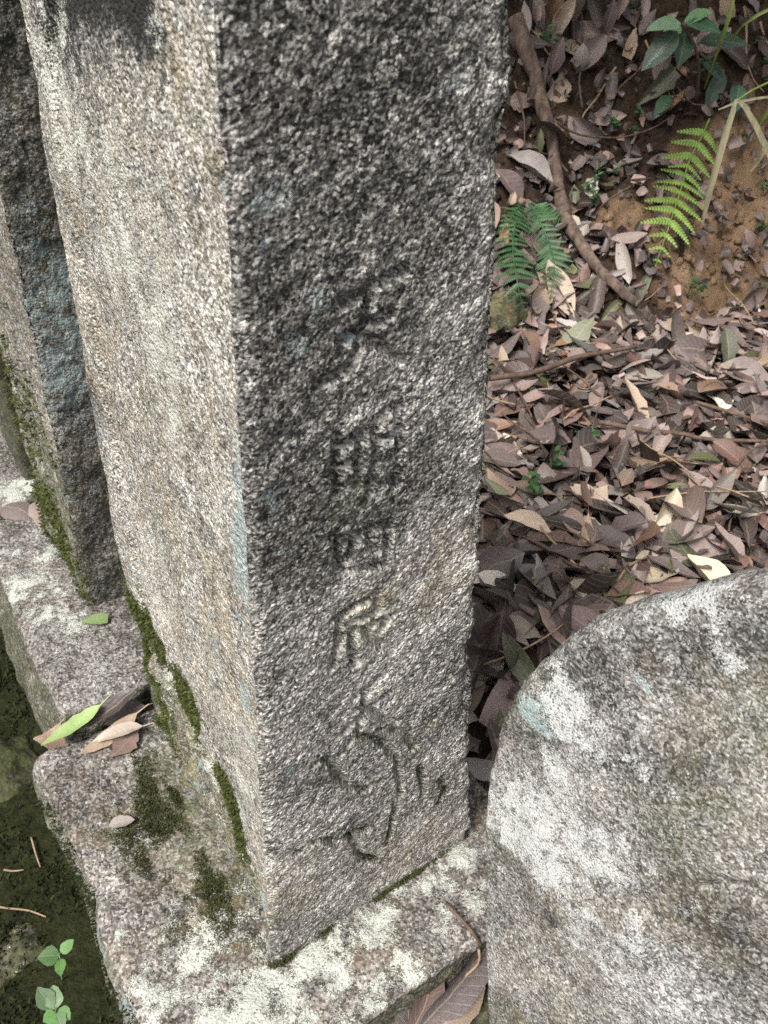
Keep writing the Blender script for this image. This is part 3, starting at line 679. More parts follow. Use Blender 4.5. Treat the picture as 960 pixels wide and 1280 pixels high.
at = dict(white=0.20+0.30*fbm(Vh, 14, 4, 315)+0.30*blob(Vh, [(HS(*p), r*1.5) for p, r in whl]),
          grime=0.04+0.42*n+0.75*blob(Vh, [(HS(*p), r) for p, r in [((690, 850), .022), ((735, 835), .03), ((800, 810), .03), ((860, 795), .03), ((640, 930), .018), ((780, 940), .025), ((930, 790), .035), ((760, 870), .02), ((900, 1160), .04), ((840, 960), .03), ((670, 1140), .025)]])+0.35*np.exp(-(dg/0.012)**2)*0,
          teal=0.05*n+0.95*blob(Vh, [(HS(*p), r) for p, r in [((656, 890), .022), ((668, 910), .016), ((606, 1030), .010), ((598, 1250), .012), ((800, 860), .010)]]),
          green=0.45*np.clip(n+0.2, 0, 1)+0.5*blob(Vh, [(HS(*p), r) for p, r in [((860, 1050), .03), ((900, 1000), .03), ((960, 900), .03)]]), warm=0.22+0.4*fbm(Vh, 12, 3, 307))
hb = np.array([Vh[:, 0].mean(), Vh[:, 1].mean(), Vh[:, 2].min()])
head = obj('headstone', mesh_np('headstone', Vh2-hb, Fh if hn@np.cross(hu, hv) < 0 else Fh[:, ::-1], attrs=at), MAT['head'], loc=tuple(hb))
tag(head, 'round-topped pale granite headstone leaning beside the carved pillar', 'headstone')

# ------------------------------------------------------------------ loose rocks
def rock(pos, r, label, seed, mat='rock', squash=(1, 0.8, 0.7), mask=None, sub=28):
    n = sub; th = np.linspace(0, math.pi, n); phs = np.linspace(0, 2*math.pi, 2*n, endpoint=False)
    T, Ph = np.meshgrid(th, phs, indexing='ij'); D = np.stack([np.sin(T)*np.cos(Ph), np.sin(T)*np.sin(Ph), np.cos(T)], -1).reshape(-1, 3)
    V = D*(r*(1+0.30*fbm(D, 1.1, 3, seed)+0.06*fbm(D, 6, 3, seed+1)))[:, None]*np.array(squash)
    mm = 2*n; i = np.arange(mm); F = np.concatenate([np.stack([k*mm+i, (k+1)*mm+i, (k+1)*mm+(i+1) % mm, k*mm+(i+1) % mm], 1) for k in range(n-1)])
    a = dict(grime=np.full(len(V), 0.2), white=np.full(len(V), 0.1), teal=np.zeros(len(V)), green=np.full(len(V), 0.5), warm=np.full(len(V), 0.3))
    if mask: a.update({k_: np.full(len(V), v_) for k_, v_ in mask.items()})
    o = obj('rock', mesh_np('rock', V, F, attrs=a), MAT[mat], loc=tuple(map(float, pos))); tag(o, label, 'rock'); return o
q = hit_ground(634, 400); rock(q+np.array([-0.01, 0.0, 0.01]), 0.085, 'brown mossy rock under the drooping dark green fern', 401, squash=(0.75, 0.7, 1.1), mask=dict(green=1.0, grime=0.3, warm=0.9))
q = hit_ground(596, 930); rock(W(0.345, -0.005, -0.03), 0.06, 'small grey rock wedged between carved pillar and round headstone', 402, mask=dict(grime=0.1, white=0.2))
q = on_z(585, 1275, -0.13); rock(q, 0.075, 'grey rock down in the leafy hollow beside the headstone', 404, mask=dict(grime=0.5), squash=(1, .9, .6))
q = hit_ground(18, 1190); rock(q+np.array([-0.02, 0, -0.02]), 0.06, 'mossy rock with a pale top low beside the mossy slab', 405, mask=dict(green=1.0, white=0.30, grime=0.6), squash=(1, 1, 0.5))
q = hit_ground(10, 960); rock(q+np.array([-0.05, 0, -0.03]), 0.11, 'dark moss-covered rock below the white-lichened slab', 406, mask=dict(green=1.2, grime=0.9), squash=(1, 1, 0.5))

# ------------------------------------------------------------------ fallen leaves
def leaf_geo(L, Wd, bend, fold, roll, seed, teeth=0.0, nt=8, nc=4, tip=1.0, stalk=True, wrinkle=1.0, pk=0.85, cutoff=1.0):
    r = np.random.default_rng(seed); V = []; UV = []
    for i in range(nt+1):
        t = i/nt; w = Wd*0.5*(math.sin(math.pi*min(1, (t*cutoff)**pk))**(0.8 if tip > 0.5 else 0.6))*(1-0.25*t*tip)
        if i == 0: w = Wd*0.02
        if i == nt and cutoff > 0.99: w = Wd*0.015
        if teeth and 0 < i < nt: w *= 1+teeth*r.uniform(-1, 1)
        skew = r.uniform(-1, 1)*0.03*Wd
        for j in range(nc+1):
            c = j/nc*2-1; y = c*w; x = (t-0.5)*L; z = fold*abs(y)+roll*(y*y)/max(Wd*0.5, 1e-4)
            z += r.uniform(-1, 1)*0.006*L*0.6*wrinkle
            # bend along the length
            if abs(bend) > 1e-3:
                ang = bend*(t-0.5); rad = L/bend; x2 = math.sin(ang)*(rad-z); z2 = rad-(rad-z)*math.cos(ang); x, z = x2, z2
            V.append((x, y+skew, z)); UV.append((t, 0.5+c*0.5*max(w/(Wd*0.5), 0.05)))
    F = []; m = nc+1
    for i in range(nt):
        for j in range(nc): a = i*m+j; F.append((a, a+m, a+m+1, a+1))
    if stalk:
        e = np.array(V[m//2]); d = e-np.array(V[m+m//2]); d /= np.linalg.norm(d); k = len(V); s = 0.010*L/0.08
        for (px, py) in ((0, -1), (0, 1)):
            pass
        a = e+np.array([0, -0.0009, 0]); b = e+np.array([0, 0.0009, 0]); t2 = e+d*s*1.6+np.array([0, 0, 0.002])
        V += [tuple(a), tuple(b), tuple(t2+np.array([0, .0007, 0])), tuple(t2-np.array([0, .0007, 0]))]; UV += [(0, .5)]*4; F.append((k, k+1, k+2, k+3))
    return np.array(V), F, np.array(UV)
variants = []; VWORD = []
for s_ in range(36):
    r = random.Random(s_+50)
    vb, vf, vt = r.choice([-1, 1])*r.choice([0.25, 0.4, 0.6, 0.9, 1.5, 2.3]), r.choice([-1, 1])*r.uniform(0.02, 0.42), r.choice([0, 0.06, 0.2])
    variants.append(leaf_geo(1.0, r.uniform(0.26, 0.62), vb, vf, r.uniform(-0.6, 1.0), s_, teeth=vt, tip=r.uniform(0.2, 1.4), wrinkle=r.uniform(0.8, 3.2), pk=r.uniform(0.62, 1.35), cutoff=r.choice([1.0, 1.0, 1.0, 0.72])))
    VWORD.append('curled' if abs(vb) > 1.3 else 'folded' if abs(vf) > 0.30 else 'ragged-edged' if vt > 0.1 else 'gently arched' if abs(vb) > 0.7 else 'flat')
_vm = {}
def variant_mesh(v, mat):
    k = (v, mat.name)
    if k not in _vm:
        V, F, UV = variants[v]; me = mesh_np('leaf', V, F, UV); me.materials.append(mat); _vm[k] = me
    return _vm[k]
def orient(n, spin, tilt, tdir):
    n = Vector(n); q = Vector((0, 0, 1)).rotation_difference(n)
    return q.to_matrix() @ Matrix.Rotation(tdir, 3, 'Z') @ Matrix.Rotation(tilt, 3, 'X') @ Matrix.Rotation(spin-tdir, 3, 'Z')
def leaf_obj(name, v, mat, pos, L, rot, label, group=None, cat='leaf'):
    o = bpy.data.objects.new(name, variant_mesh(v, mat)); C.objects.link(o)
    Mx = (rot @ Matrix.Scale(L, 3)).to_4x4(); Mx.translation = Vector(tuple(map(float, pos))); o.matrix_world = Mx
    tag(o, label, cat, group); return o

BANKMARK = [('beside the upper stretch of the thick root', 668, 130), ('at the bend of the thick root', 700, 270), ('beneath the overhanging bank edge', 725, 95), ('behind the evergreen sapling', 850, 20), ('below the evergreen sapling', 860, 115), ('beside the top of the bright fern', 800, 165), ('beside the tip of the bright fern', 790, 290),
            ('behind the bent dry grass', 945, 120), ('on the bare soil below the dry grass', 930, 260), ('where the bare soil meets the litter', 900, 360), ('high above the dark fern', 665, 40), ('at the very top of the bank', 770, 5)]
def bank_place(x, y): return min(BANKMARK, key=lambda m: math.hypot(x-m[1], y-m[2]))[0]
words = [w for w, _, _ in LEAFC]; wts = np.array([x for _, _, x in LEAFC], float); wts /= wts.sum()
# scatter over the litter: position, size, layer
N_L = 5200
cand = []
xs = rng.uniform(-0.15, 1.9, N_L); ys = rng.uniform(0.45, 3.3, N_L)
zs = ground_z(xs, ys)
a_, b_ = AB(np.stack([xs, ys, 0*xs], 1))
y0_ = 2.05+0.42*(xs-0.32); w_ = (ys-y0_)*0.9
bareq = np.zeros(N_L); Pq = np.stack([xs, ys, zs], 1)
for q, r_ in zip(SOIL, (0.34, 0.28, 0.26, 0.26, 0.2, 0.10, 0.08)): bareq = np.maximum(bareq, np.exp(-np.sum((Pq-q)**2, 1)/r_**2))
keep = (a_ > 0.355) & (rng.uniform(size=N_L) > np.clip(bareq*1.45, 0, 0.97)) & ((w_ < 0.30) | (rng.uniform(size=N_L) < 0.26)) 
hb_d = np.linalg.norm(Pq[:, :2]-hb[:2], axis=1)
keep &= hb_d > 0.17
ids = np.where(keep)[0]
px_, py_, pd_ = project(Pq)
lay = rng.uniform(0, 1, N_L)**0.8; size = rng.uniform(0.075, 0.145, N_L)*np.where(rng.uniform(size=N_L) < 0.30, 0.6, 1.0)*np.where(rng.uniform(size=N_L) < 0.12, 1.35, 1.0)
vis = (px_ > 590) & (px_ < 985) & (py_ > -15) & (py_ < 980) & (pd_ > 0)
edge_x = np.interp(py_, [0, 350, 560, 740, 870, 1060], [643, 622, 613, 597, 590, 592])
hs_y = np.interp(px_, [597, 612, 632, 660, 700, 750, 805, 865, 960], [1000, 925, 880, 840, 808, 780, 758, 741, 720])
vis &= (px_ > edge_x+3) & (py_ < hs_y+10)
score = np.where(vis & keep & (lay > 0.55), size/np.maximum(pd_, 0.3), -1)
order = np.argsort(-score)[:270]; top_ids = set(int(i) for i in order if score[i] > 0)
sv, sf, su, sm, sr = [], [], [], [], []; off = 0
def near_what(i):
    p = (px_[i], py_[i])
    marks = [('close to the carved pillar', edge_x[i]+20, py_[i], 60), ('beside the round headstone', px_[i], hs_y[i], 75), ('near the dark fern', 655, 330, 90), ('beside the thick root', 745, 350, 80), ('at the foot of the bare bank', 890, 370, 110),
             ('around the straight stick', 690, 480, 70), ('around the upright olive leaf', 903, 462, 80), ('near the long dark twig', 850, 565, 75), ('by the flat grey-green leaf', 872, 605, 60), ('near the ragged tan leaf', 655, 682, 80), ('by the pointed pink leaf', 737, 690, 60)]
    best = min(marks, key=lambda m: math.hypot(p[0]-m[1], p[1]-m[2])/m[3])
    return best[0] if math.hypot(p[0]-best[1], p[1]-best[2])/best[3] < 1 else 'out in the open litter'
def leaf_label(i, v, word):
    sz = 'very large ' if size[i] > 0.15 else 'large ' if size[i] > 0.122 else 'small ' if size[i] < 0.068 else ''
    return '%s%s %s fallen leaf %s' % (sz, VWORD[v], word, near_what(i) if w_[i] < 0.12 else 'caught '+bank_place(px_[i], py_[i]))
for i in ids:
    i = int(i); n = gnormal(xs[i], ys[i]); steep = 1-n.z
    ci = rng.choice(len(words), p=wts); v = int(rng.integers(len(variants)))
    tl = abs(rng.normal(0, 0.33)); 
    if rng.uniform() < 0.14: tl += 0.7
    rot = orient(n, rng.uniform(0, 6.283), tl, rng.uniform(0, 6.283))
    istop = i in top_ids
    h = 0.004+0.030*lay[i]*(1-0.5*min(1, steep*2))+(0.006 if istop else 0)+math.sin(min(tl, 1.2))*size[i]*0.16
    pos = Vector((xs[i], ys[i], zs[i]))+n*h
    if istop:
        onbank = w_[i] > 0.12
        leaf_obj('fallen_leaf', v, LEAFC[ci][1], pos, size[i], rot, leaf_label(i, v, words[ci]), 'fallen leaves on the bank' if onbank else 'fallen leaves in the litter')
    else:
        V_, F_, UV_ = variants[v]; Vw = (np.array(rot)@(V_*size[i]).T).T+np.array(pos)
        sv.append(Vw); su.append(UV_); sf += [tuple(k_+off for k_ in f) for f in F_]; sm += [ci]*len(F_); sr.append(np.full(len(V_), rng.uniform())); off += len(V_)
for _ in range(3200):     # crumbled fragments between the whole leaves
    x = rng.uniform(0.1, 1.7); y = rng.uniform(0.6, 2.9); a__, b__ = AB(np.array([x, y, 0.0]))
    if a__ < 0.36: continue
    n = gnormal(x, y); ci = int(rng.choice([0, 1, 1, 3, 4, 4, 3])); V_, F_, UV_ = variants[int(rng.integers(len(variants)))]
    rot = orient(n, rng.uniform(0, 6.283), abs(rng.normal(0, 0.6)), rng.uniform(0, 6.283))
    r0 = int(rng.integers(0, 4)); sl = slice(r0*5, (r0+int(rng.integers(2, 5)))*5+5); Vs_ = V_[:45][sl]; k5 = len(Vs_)//5
    Vw = (np.array(rot)@((Vs_-Vs_.mean(0))*rng.uniform(0.04, 0.10)).T).T+np.array(Vector((x, y, gz(x, y)))+n*rng.uniform(0.006, 0.042))
    sv.append(Vw); su.append(UV_[:45][sl]); sf += [(off+i_*5+j_, off+i_*5+5+j_, off+i_*5+6+j_, off+i_*5+1+j_) for i_ in range(k5-1) for j_ in range(4)]; sm += [ci]*((k5-1)*4); sr.append(np.full(len(Vs_), rng.uniform())); off += len(Vs_)
me = mesh_np('leaf_litter', np.concatenate(sv), sf, np.concatenate(su), {'leafrnd': np.concatenate(sr)})
for w, mt, _ in LEAFC: me.materials.append(mt)
me.polygons.foreach_set('material_index', np.array(sm, dtype=np.int32))
lit = obj('leaf_litter', me); tag(lit, 'deep mixed brown leaf litter covering the forest floor', 'leaf litter', kind='stuff')

def put_leaf(px, py, L, spin, word_or_mat, label, v=0, tilt=0.15, tdir=0.0, lift=0.03, name='fallen_leaf', zplane=None, n=None, group=None):
    P_ = hit_ground(px, py) if zplane is None else on_z(px, py, zplane)
    nn = gnormal(P_[0], P_[1]) if n is None and zplane is None else Vector(n or (0, 0, 1))
    mt = LM[word_or_mat] if word_or_mat in LM else MAT[word_or_mat]
    return leaf_obj(name, v, mt, Vector(tuple(P_))+nn*lift, L, orient(nn, spin, tilt, tdir), label, group)
D = math.radians
put_leaf(903, 462, 0.12, D(95), 'olive green', 'large olive green leaf standing upright in the brown litter', 3, 0.9, D(0), 0.06)
put_leaf(728, 455, 0.06, D(10), 'leaf_yellow', 'small bright yellow-green leaf lying beside a stick', 5, 0.2, 0, 0.045)
put_leaf(725, 765, 0.085, D(20), 'cream', 'broad cream leaf propped against the round headstone', 6, 0.35, D(40), 0.055)
put_leaf(640, 806, 0.095, D(-12), 'cream', 'pale ribbed leaf lying flat between pillar and headstone', 1, 0.1, 0, 0.05)
put_leaf(622, 772, 0.055, D(-30), 'dark brown', 'glossy blackish leaf beside the pillar edge above the ribbed leaf', 8, 0.2, 0, 0.05)
put_leaf(655, 682, 0.10, D(-25), 'tan', 'long tan leaf with ragged edge close to the pillar', 2, 0.15, 0, 0.05)
put_leaf(872, 597, 0.085, D(0), 'olive green', 'dark grey-green smooth leaf lying flat in the litter', 4, 0.1, 0, 0.05)
put_leaf(737, 690, 0.085, D(75), 'pinkish brown', 'long pointed pinkish leaf standing on its tip', 7, 0.5, D(90), 0.06)
put_leaf(622, 596, 0.085, D(-10), 'pinkish brown', 'broad pale pink leaf against the pillar edge', 9, 0.2, 0, 0.05)
put_leaf(618, 634, 0.07, D(-40), 'olive green', 'dark green leaf tucked against the pillar edge', 10, 0.3, 0, 0.05)
put_leaf(703, 352, 0.05, D(70), 'leaf_yellow', 'small lime green leaf at the tip of the dark fern', 5, 0.6, 0, 0.04)
put_leaf(768, 346, 0.045, D(20), 'greyish', 'small pale grey-green leaf at the foot of the bank', 11, 0.3, 0, 0.035)
put_leaf(780, 620, 0.06, D(60), 'orange brown', 'orange brown curled leaf near the flat grey-green leaf', 12, 0.3, 0.5, 0.05)
# on the slabs
def slab_leaf(px, py, z, L, spin, word, label, v, tilt, tdir): 
    return put_leaf(px, py, L, spin, word, label, v, tilt, tdir, 0.0, zplane=z, n=(0, 0, 1))
def laid_leaf(root, tip, z0, z1, Wd, mat, label, bend=0.3, fold=0.2, seed=0, teeth=0.0, roll=0.0, side=(0, 0, 1)):
    r_ = on_z(*root, z0); t_ = on_z(*tip, z1); d = t_-r_; L = np.linalg.norm(d); d /= L
    n = np.array(side, float); n = n-d*(n@d); n /= np.linalg.norm(n); y = np.cross(n, d)
    V, F, UV = leaf_geo(L, Wd, bend, fold, roll, seed, teeth, 10, 4, 0.9, True, 1.6); Vw = V[:, :1]*d+V[:, 1:2]*y+V[:, 2:3]*n
    mt = LM[mat] if mat in LM else MAT[mat]
    o = obj('fallen_leaf', mesh_np('fallen_leaf', Vw, F, UV), mt, loc=tuple((r_+t_)/2)); tag(o, label, 'leaf'); return o
laid_leaf((128, 884), (52, 935), 0.022, 0.012, 0.026, 'leaf_green', 'fresh green narrow leaf lying over brown leaves on the slab joint', 0.5, 0.35, 3, 0.06)
laid_leaf((172, 893), (98, 946), 0.012, 0.008, 0.030, 'tan', 'largest tan leaf in the heap on the slab joint', 0.4, -0.25, 5, 0.1)
laid_leaf((178, 905), (112, 928), 0.018, 0.010, 0.024, 'tan', 'narrow tan leaf beneath the heap on the slab joint', -0.5, 0.4, 6)
laid_leaf((172, 915), (138, 948), 0.006, 0.006, 0.034, 'pinkish brown', 'pinkish brown torn leaf at the foot of the heap on the slab joint', 0.3, 0.1, 7, 0.25)
laid_leaf((76, 905), (42, 925), -0.004, -0.010, 0.040, 'orange brown', 'curled brown leaf hanging over the slab corner', 0.4, -0.2, 8, 0.0, -1.6)
laid_leaf((172, 862), (105, 912), 0.030, 0.004, 0.030, 'dark brown', 'dark brown leaf tucked against the pillar at the slab joint', 0.5, 0.3, 9)
laid_leaf((180, 880), (130, 905), 0.004, -0.010, 0.034, 'dark brown', 'very dark leaf down in the slab joint', -0.4, 0.2, 10)
slab_leaf(152, 1028, 0.008, 0.030, D(20), 'greyish', 'small grey leaf scrap on the mossy slab top', 9, 0.15, 0)
slab_leaf(118, 774, 0.010, 0.040, D(10), 'leaf_green', 'small yellowish green leaf at the foot of the bluish pillar', 5, 0.3, 0)
slab_leaf(22, 636, 0.014, 0.10, D(-20), 'pinkish brown', 'torn reddish brown leaf on the far slab', 1, 0.15, 0)
slab_leaf(50, 642, 0.012, 0.075, D(-60), 'pinkish brown', 'reddish brown leaf touching the mossy side of the bluish pillar', 6, 0.3, D(40))
# in the hollow
for k, (x, y, z, L, sp, w, lb, v, t_) in enumerate([
    (545, 1225, -0.06, 0.085, 30, 'purplish brown', 'purplish leaf arched in the hollow beside the slab', 0, 0.5),
    (528, 1262, -0.05, 0.09, 70, 'pinkish brown', 'pinkish leaf standing in the hollow beside the slab', 3, 0.6),
    (570, 1235, -0.04, 0.12, 52, 'purplish brown', 'long dark brown leaf leaning on the headstone in the hollow', 8, 0.9),
    (510, 1275, -0.06, 0.08, 100, 'dark brown', 'dark brown leaf under the slab front edge', 10, 0.4),
    (575, 1262, -0.06, 0.08, 40, 'tan', 'tan curled leaf on the grey rock in the hollow', 12, 0.5)]):
    slab_leaf(x, y, z, L, D(sp), w, lb, v, t_, D(40))
# hanging dead leaves at the bank top
HANG = [(735, 70, .15, 'pinkish brown'), (722, 78, .11, 'greyish'), (703, 25, .15, 'tan'), (690, 10, .14, 'orange brown'), (757, 25, .13, 'purplish brown'), (785, 55, .10, 'tan'), (670, 20, .11, 'purplish brown'), (692, 72, .12, 'purplish brown'), (770, 10, .12, 'pinkish brown'), (715, 5, .12, 'dark brown'), (655, 25, .10, 'greyish'), (740, 15, .11, 'dark brown'), (805, 30, .10, 'purplish brown'), (820, 85, .15, 'tan'), (680, 95, .10, 'dark brown'), (800, 10, .10, 'pinkish brown'), (930, 25, .09, 'dark brown'), (860, 15, .10, 'purplish brown'), (745, 100, .09, 'dark brown'), (662, 120, .09, 'purplish brown'), (900, 8, .10, 'tan'), (950, 60, .09, 'purplish brown')]
for k, (x, y, L, w) in enumerate(HANG):
    P_ = hit_ground(x, y); n = gnormal(P_[0], P_[1])
    f_ = Vector((-0.1, -0.9, 0.15)).normalized()
    f_ = (f_+Vector((random.uniform(-.6, .6), random.uniform(-.2, .2), random.uniform(-.5, .3)))).normalized(); down = Vector((random.uniform(-.8, .8), -0.1, -1)); x_ax = (down-f_*down.dot(f_)).normalized(); y_ax = f_.cross(x_ax)
    rot = Matrix((x_ax, y_ax, f_)).transposed()
    leaf_obj('hanging_leaf', k % 24, LM[w], Vector(tuple(P_))+Vector((0, -0.05, 0.01)), L*0.88, rot, '%s dead leaf hanging %s' % (w, bank_place(x, y)), '%s leaves hanging at the bank top' % w)

# ------------------------------------------------------------------ branches, twigs, roots
def tube(pts, rads, nseg=8, wob=0.0, seed=1, sub=4):
    pts = [np.array(p, float) for p in pts]; Q = []; Rr = []
    n = len(pts)
    for i in range(n-1):
        p0, p1, p2, p3 = pts[max(i-1, 0)], pts[i], pts[i+1], pts[min(i+2, n-1)]
        for s in range(sub):
            t = s/sub; Q.append(0.5*((2*p1)+(p2-p0)*t+(2*p0-5*p1+4*p2-p3)*t*t+(3*p1-p0-3*p2+p3)*t**3)); Rr.append(rads[i]*(1-t)+rads[i+1]*t)
    Q.append(pts[-1]); Rr.append(rads[-1]); Q = np.array(Q); Rr = np.array(Rr)
    if wob: Q = Q+np.column_stack([vnoise(Q, 14, seed), vnoise(Q, 14, seed+1), vnoise(Q, 14, seed+2)])*wob
    T = np.gradient(Q, axis=0); T /= np.linalg.norm(T, axis=1)[:, None]
    up = np.array([0.13, 0.31, 0.94]); V = []; 
    for q, t, r in zip(Q, T, Rr):
        u = np.cross(up, t); u /= np.linalg.norm(u)+1e-9; v = np.cross(t, u)
        for k in range(nseg):
            a = 2*math.pi*k/nseg; V.append(q+(u*math.cos(a)+v*math.sin(a))*r)
    V = np.array(V); F = []
    for i in range(len(Q)-1):
        for k in range(nseg): F.append((i*nseg+k, i*nseg+(k+1) % nseg, (i+1)*nseg+(k+1) % nseg, (i+1)*nseg+k))
    F.append(tuple(range(nseg))[::-1]); F.append(tuple(range((len(Q)-1)*nseg, len(Q)*nseg)))
    return V, F
def tube_obj(name, pts, rads, mat, label, cat, nseg=8, wob=0.0, seed=1, rough=0.0, group=None, sub=4):
    V, F = tube(pts, rads, nseg, wob, seed, sub)
    if rough: V = V+np.column_stack([fbm(V, 45, 3, seed+k) for k in range(3)])*rough
    b = np.array(pts[0]); o = obj(name, mesh_np(name, V-b, F), MAT[mat], loc=tuple(map(float, b))); tag(o, label, cat, group); return o
def gpath(pix, lift): return [hit_ground(*p)+np.array([0, -0.4, 0.9])*lift for p in pix]
br = gpath([(640, 45), (652, 80), (664, 118), (676, 165), (686, 210), (693, 250), (701, 290), (722, 325), (752, 362), (787, 396)], 0.055)
tube_obj('fallen_branch', br, [.027, .024, .022, .020, .018, .0175, .020, .017, .015, .012], 'bark', 'thick brown bark-covered root running down the bank', 'root', 16, 0.006, 5, 0.0035, sub=8)
TW = [([(604, 500), (650, 493), (710, 474), (782, 460)], .008, 'twig', 'straight grey-brown stick lying across the litter near the pillar'),
      ([(740, 545), (800, 556), (860, 566), (960, 570)], .006, 'twig', 'long dark twig lying across the litter towards the bank'),
      ([(860, 520), (905, 535), (962, 552)], .005, 'twig', 'thin dark twig beside the long twig in the litter'),
      ([(650, 690), (690, 712), (730, 735)], .004, 'twig', 'short dark twig close to the cream leaf'),
      ([(660, 742), (676, 738), (695, 732)], .0025, 'twig_pale', 'short pale stalk among leaves near the headstone'),
      ([(600, 845), (640, 830), (690, 797)], .0022, 'twig_pale', 'thin orange stalk crossing the ribbed leaf'),
      ([(800, 640), (870, 634), (940, 632)], .002, 'twig_pale', 'thin straw-coloured stalk beneath the grey-green leaf'),
      ([(615, 470), (640, 500), (660, 540)], .003, 'twig', 'thin bent twig by the pillar edge'),
      ([(905, 600), (930, 580), (965, 560)], .003, 'twig', 'forked dark twig tip right of the grey-green leaf')]
for k, (pix, r, mt, lb) in enumerate(TW):
    tube_obj('twig', gpath(pix, 0.085 if r > .007 else 0.06), [r, r*.95, r*.85, r*.6][:len(pix)] if len(pix) == 4 else [r, r*.85, r*.6], mt, lb, 'twig', 6, 0.006, 30+k)
places = ['near the straight stick', 'near the dark fern', 'by the headstone', 'by the pillar edge', 'below the bare bank', 'near the flat grey-green leaf']
spots_ = [(680, 500), (690, 410), (740, 720), (640, 560), (860, 420), (850, 630)]
for k in range(30):
    q = k % 6; x0, y0 = spots_[q][0]+random.uniform(-55, 60), spots_[q][1]+random.uniform(-40, 40); an = random.uniform(0, math.pi); ln = random.uniform(0.06, 0.2)
    c_ = hit_ground(x0, y0); dv = np.array([math.cos(an), math.sin(an), 0])*ln/2; e0, e1_ = c_-dv, c_+dv; e0[2] = gz(e0[0], e0[1]); e1_[2] = gz(e1_[0], e1_[1])
    mid = (e0+e1_)/2+np.array([random.uniform(-.015, .015), random.uniform(-.015, .015), 0.0]); up = np.array([0, 0, random.uniform(0.038, 0.055)]); r = random.uniform(.0011, .0030)
    pale = random.random() < 0.35
    tube_obj('twig', [e0+up, mid+up*1.05, e1_+up], [r, r*.9, r*.55], 'twig_pale' if pale else 'twig', '%s %s twig lying on the litter %s' % ('thick' if r > .0021 else 'thin', 'pale' if pale else 'dark brown', places[q]), 'twig', 5, 0.008, 200+k, group='twigs lying on the litter')
RT = [[(770, 95), (745, 125), (722, 160), (712, 190)], [(810, 85), (790, 110), (770, 128)], [(715, 20), (722, 50), (721, 80)], [(655, 40), (668, 60), (690, 90)], [(722, 150), (718, 120), (724, 95)],
      [(690, 170), (720, 190), (790, 185), (830, 165)], [(925, 20), (930, 70), (935, 110), (950, 130)], [(840, 120), (860, 143), (905, 140)], [(640, 120), (648, 160), (655, 200)], [(800, 60), (820, 100), (832, 130)], [(860, 60), (840, 100), (835, 120)],
      [(780, 250), (760, 265), (740, 280)], [(945, 40), (955, 80), (960, 110)], [(705, 230), (690, 215), (672, 205)]]
for k, pix in enumerate(RT):
    pts = gpath(pix, 0.03+0.012*(k % 3)); tube_obj('rootlet', pts, list(np.linspace(.0042, .0018, len(pts))), 'twig' if k % 3 else 'twig_pale', 'fine %s rootlet dangling %s' % ('brown' if k % 3 else 'pale', bank_place(*pix[len(pix)//2])), 'rootlet', 5, 0.012, 60+k, group='%s rootlets on the bank' % ('brown' if k % 3 else 'pale'))
# near twigs
tw = [on_z(556, 1130, 0.008), on_z(574, 1150, 0.012), on_z(590, 1170, 0.008), on_z(600, 1185, -0.01)]
tube_obj('twig', tw, [.0022, .0022, .002, .0018], 'twig', 'dark reddish twig lying on the white-lichened slab corner', 'twig', 6, 0.003, 90)
tw = [on_z(597, 1187, -0.015), on_z(597, 1205, -0.03), on_z(575, 1225, -0.04), on_z(555, 1243, -0.05)]
tube_obj('twig', tw, [.0018, .0018, .0016, .001], 'twig_pale', 'pale curved stalk dropping into the hollow by the headstone', 'twig', 6, 0.002, 91)
for k, (pix, lb) in enumerate([([(0, 1133), (35, 1136), (62, 1146)], 'thin reddish stalk on the dark mossy ground'), ([(8, 1090), (20, 1092), (34, 1091)], 'short straw bit on the dark mossy ground'), ([(40, 1050), (45, 1070), (50, 1084)], 'thin pale straw standing by the mossy slab side')]):
    tube_obj('twig', gpath(pix, 0.01), [.0016, .0015, .001], 'twig_pale', lb, 'twig', 5, 0.004, 95+k)

# ------------------------------------------------------------------ plants
def blade_mesh(pts, widths, normal):
    """flat ribbon with a shallow keel along a path"""
    pts = [np.array(p, float) for p in pts]; V = []; n = len(pts)
    for i, p in enumerate(pts):
        t = pts[min(i+1, n-1)]-pts[max(i-1, 0)]; t /= np.linalg.norm(t); s = np.cross(t, normal); s /= np.linalg.norm(s); nn = np.cross(s, t)
        w = widths[i]; V += [p-s*w, p-nn*w*0.35, p+s*w]
    F = []
    for i in range(n-1):
        for j in (0, 1): a = i*3+j; F.append((a, a+1, a+4, a+3))
    return np.array(V), F
def pinna_mesh(L, Wd, n, seed, droop=0.25):
    """one fern pinna along +X: midrib with toothed lobes on both sides"""
    V = []; F = []; r = random.Random(seed)
    for sgn in (1, -1):
        for i in range(n):
            t = (i+0.3)/n; x = t*L; l = Wd*0.56*(1-t)**0.5*(0.8+0.2*min(1, t*8)); wd = L/n*1.02; sw = l*0.38
            z = -droop*t*t*L; zz = z-0.12*l
            k = len(V)
            V += [(x-wd*.45, 0, z), (x+wd*.45, 0, z), (x+wd*.5+sw*.6, sgn*l*.62, zz+0.05*l), (x+sw, sgn*l, zz-.1*l), (x-wd*.30+sw*.5, sgn*l*.68, zz+0.03*l)]
            F.append((k, k+1, k+2, k+3, k+4) if sgn > 0 else (k+4, k+3, k+2, k+1, k))
    k = len(V); V += [(0, -Wd*.03, 0), (0, Wd*.03, 0), (L*1.02, 0, -droop*L), ]; F.append((k, k+2, k+1))
    return np.array(V), F
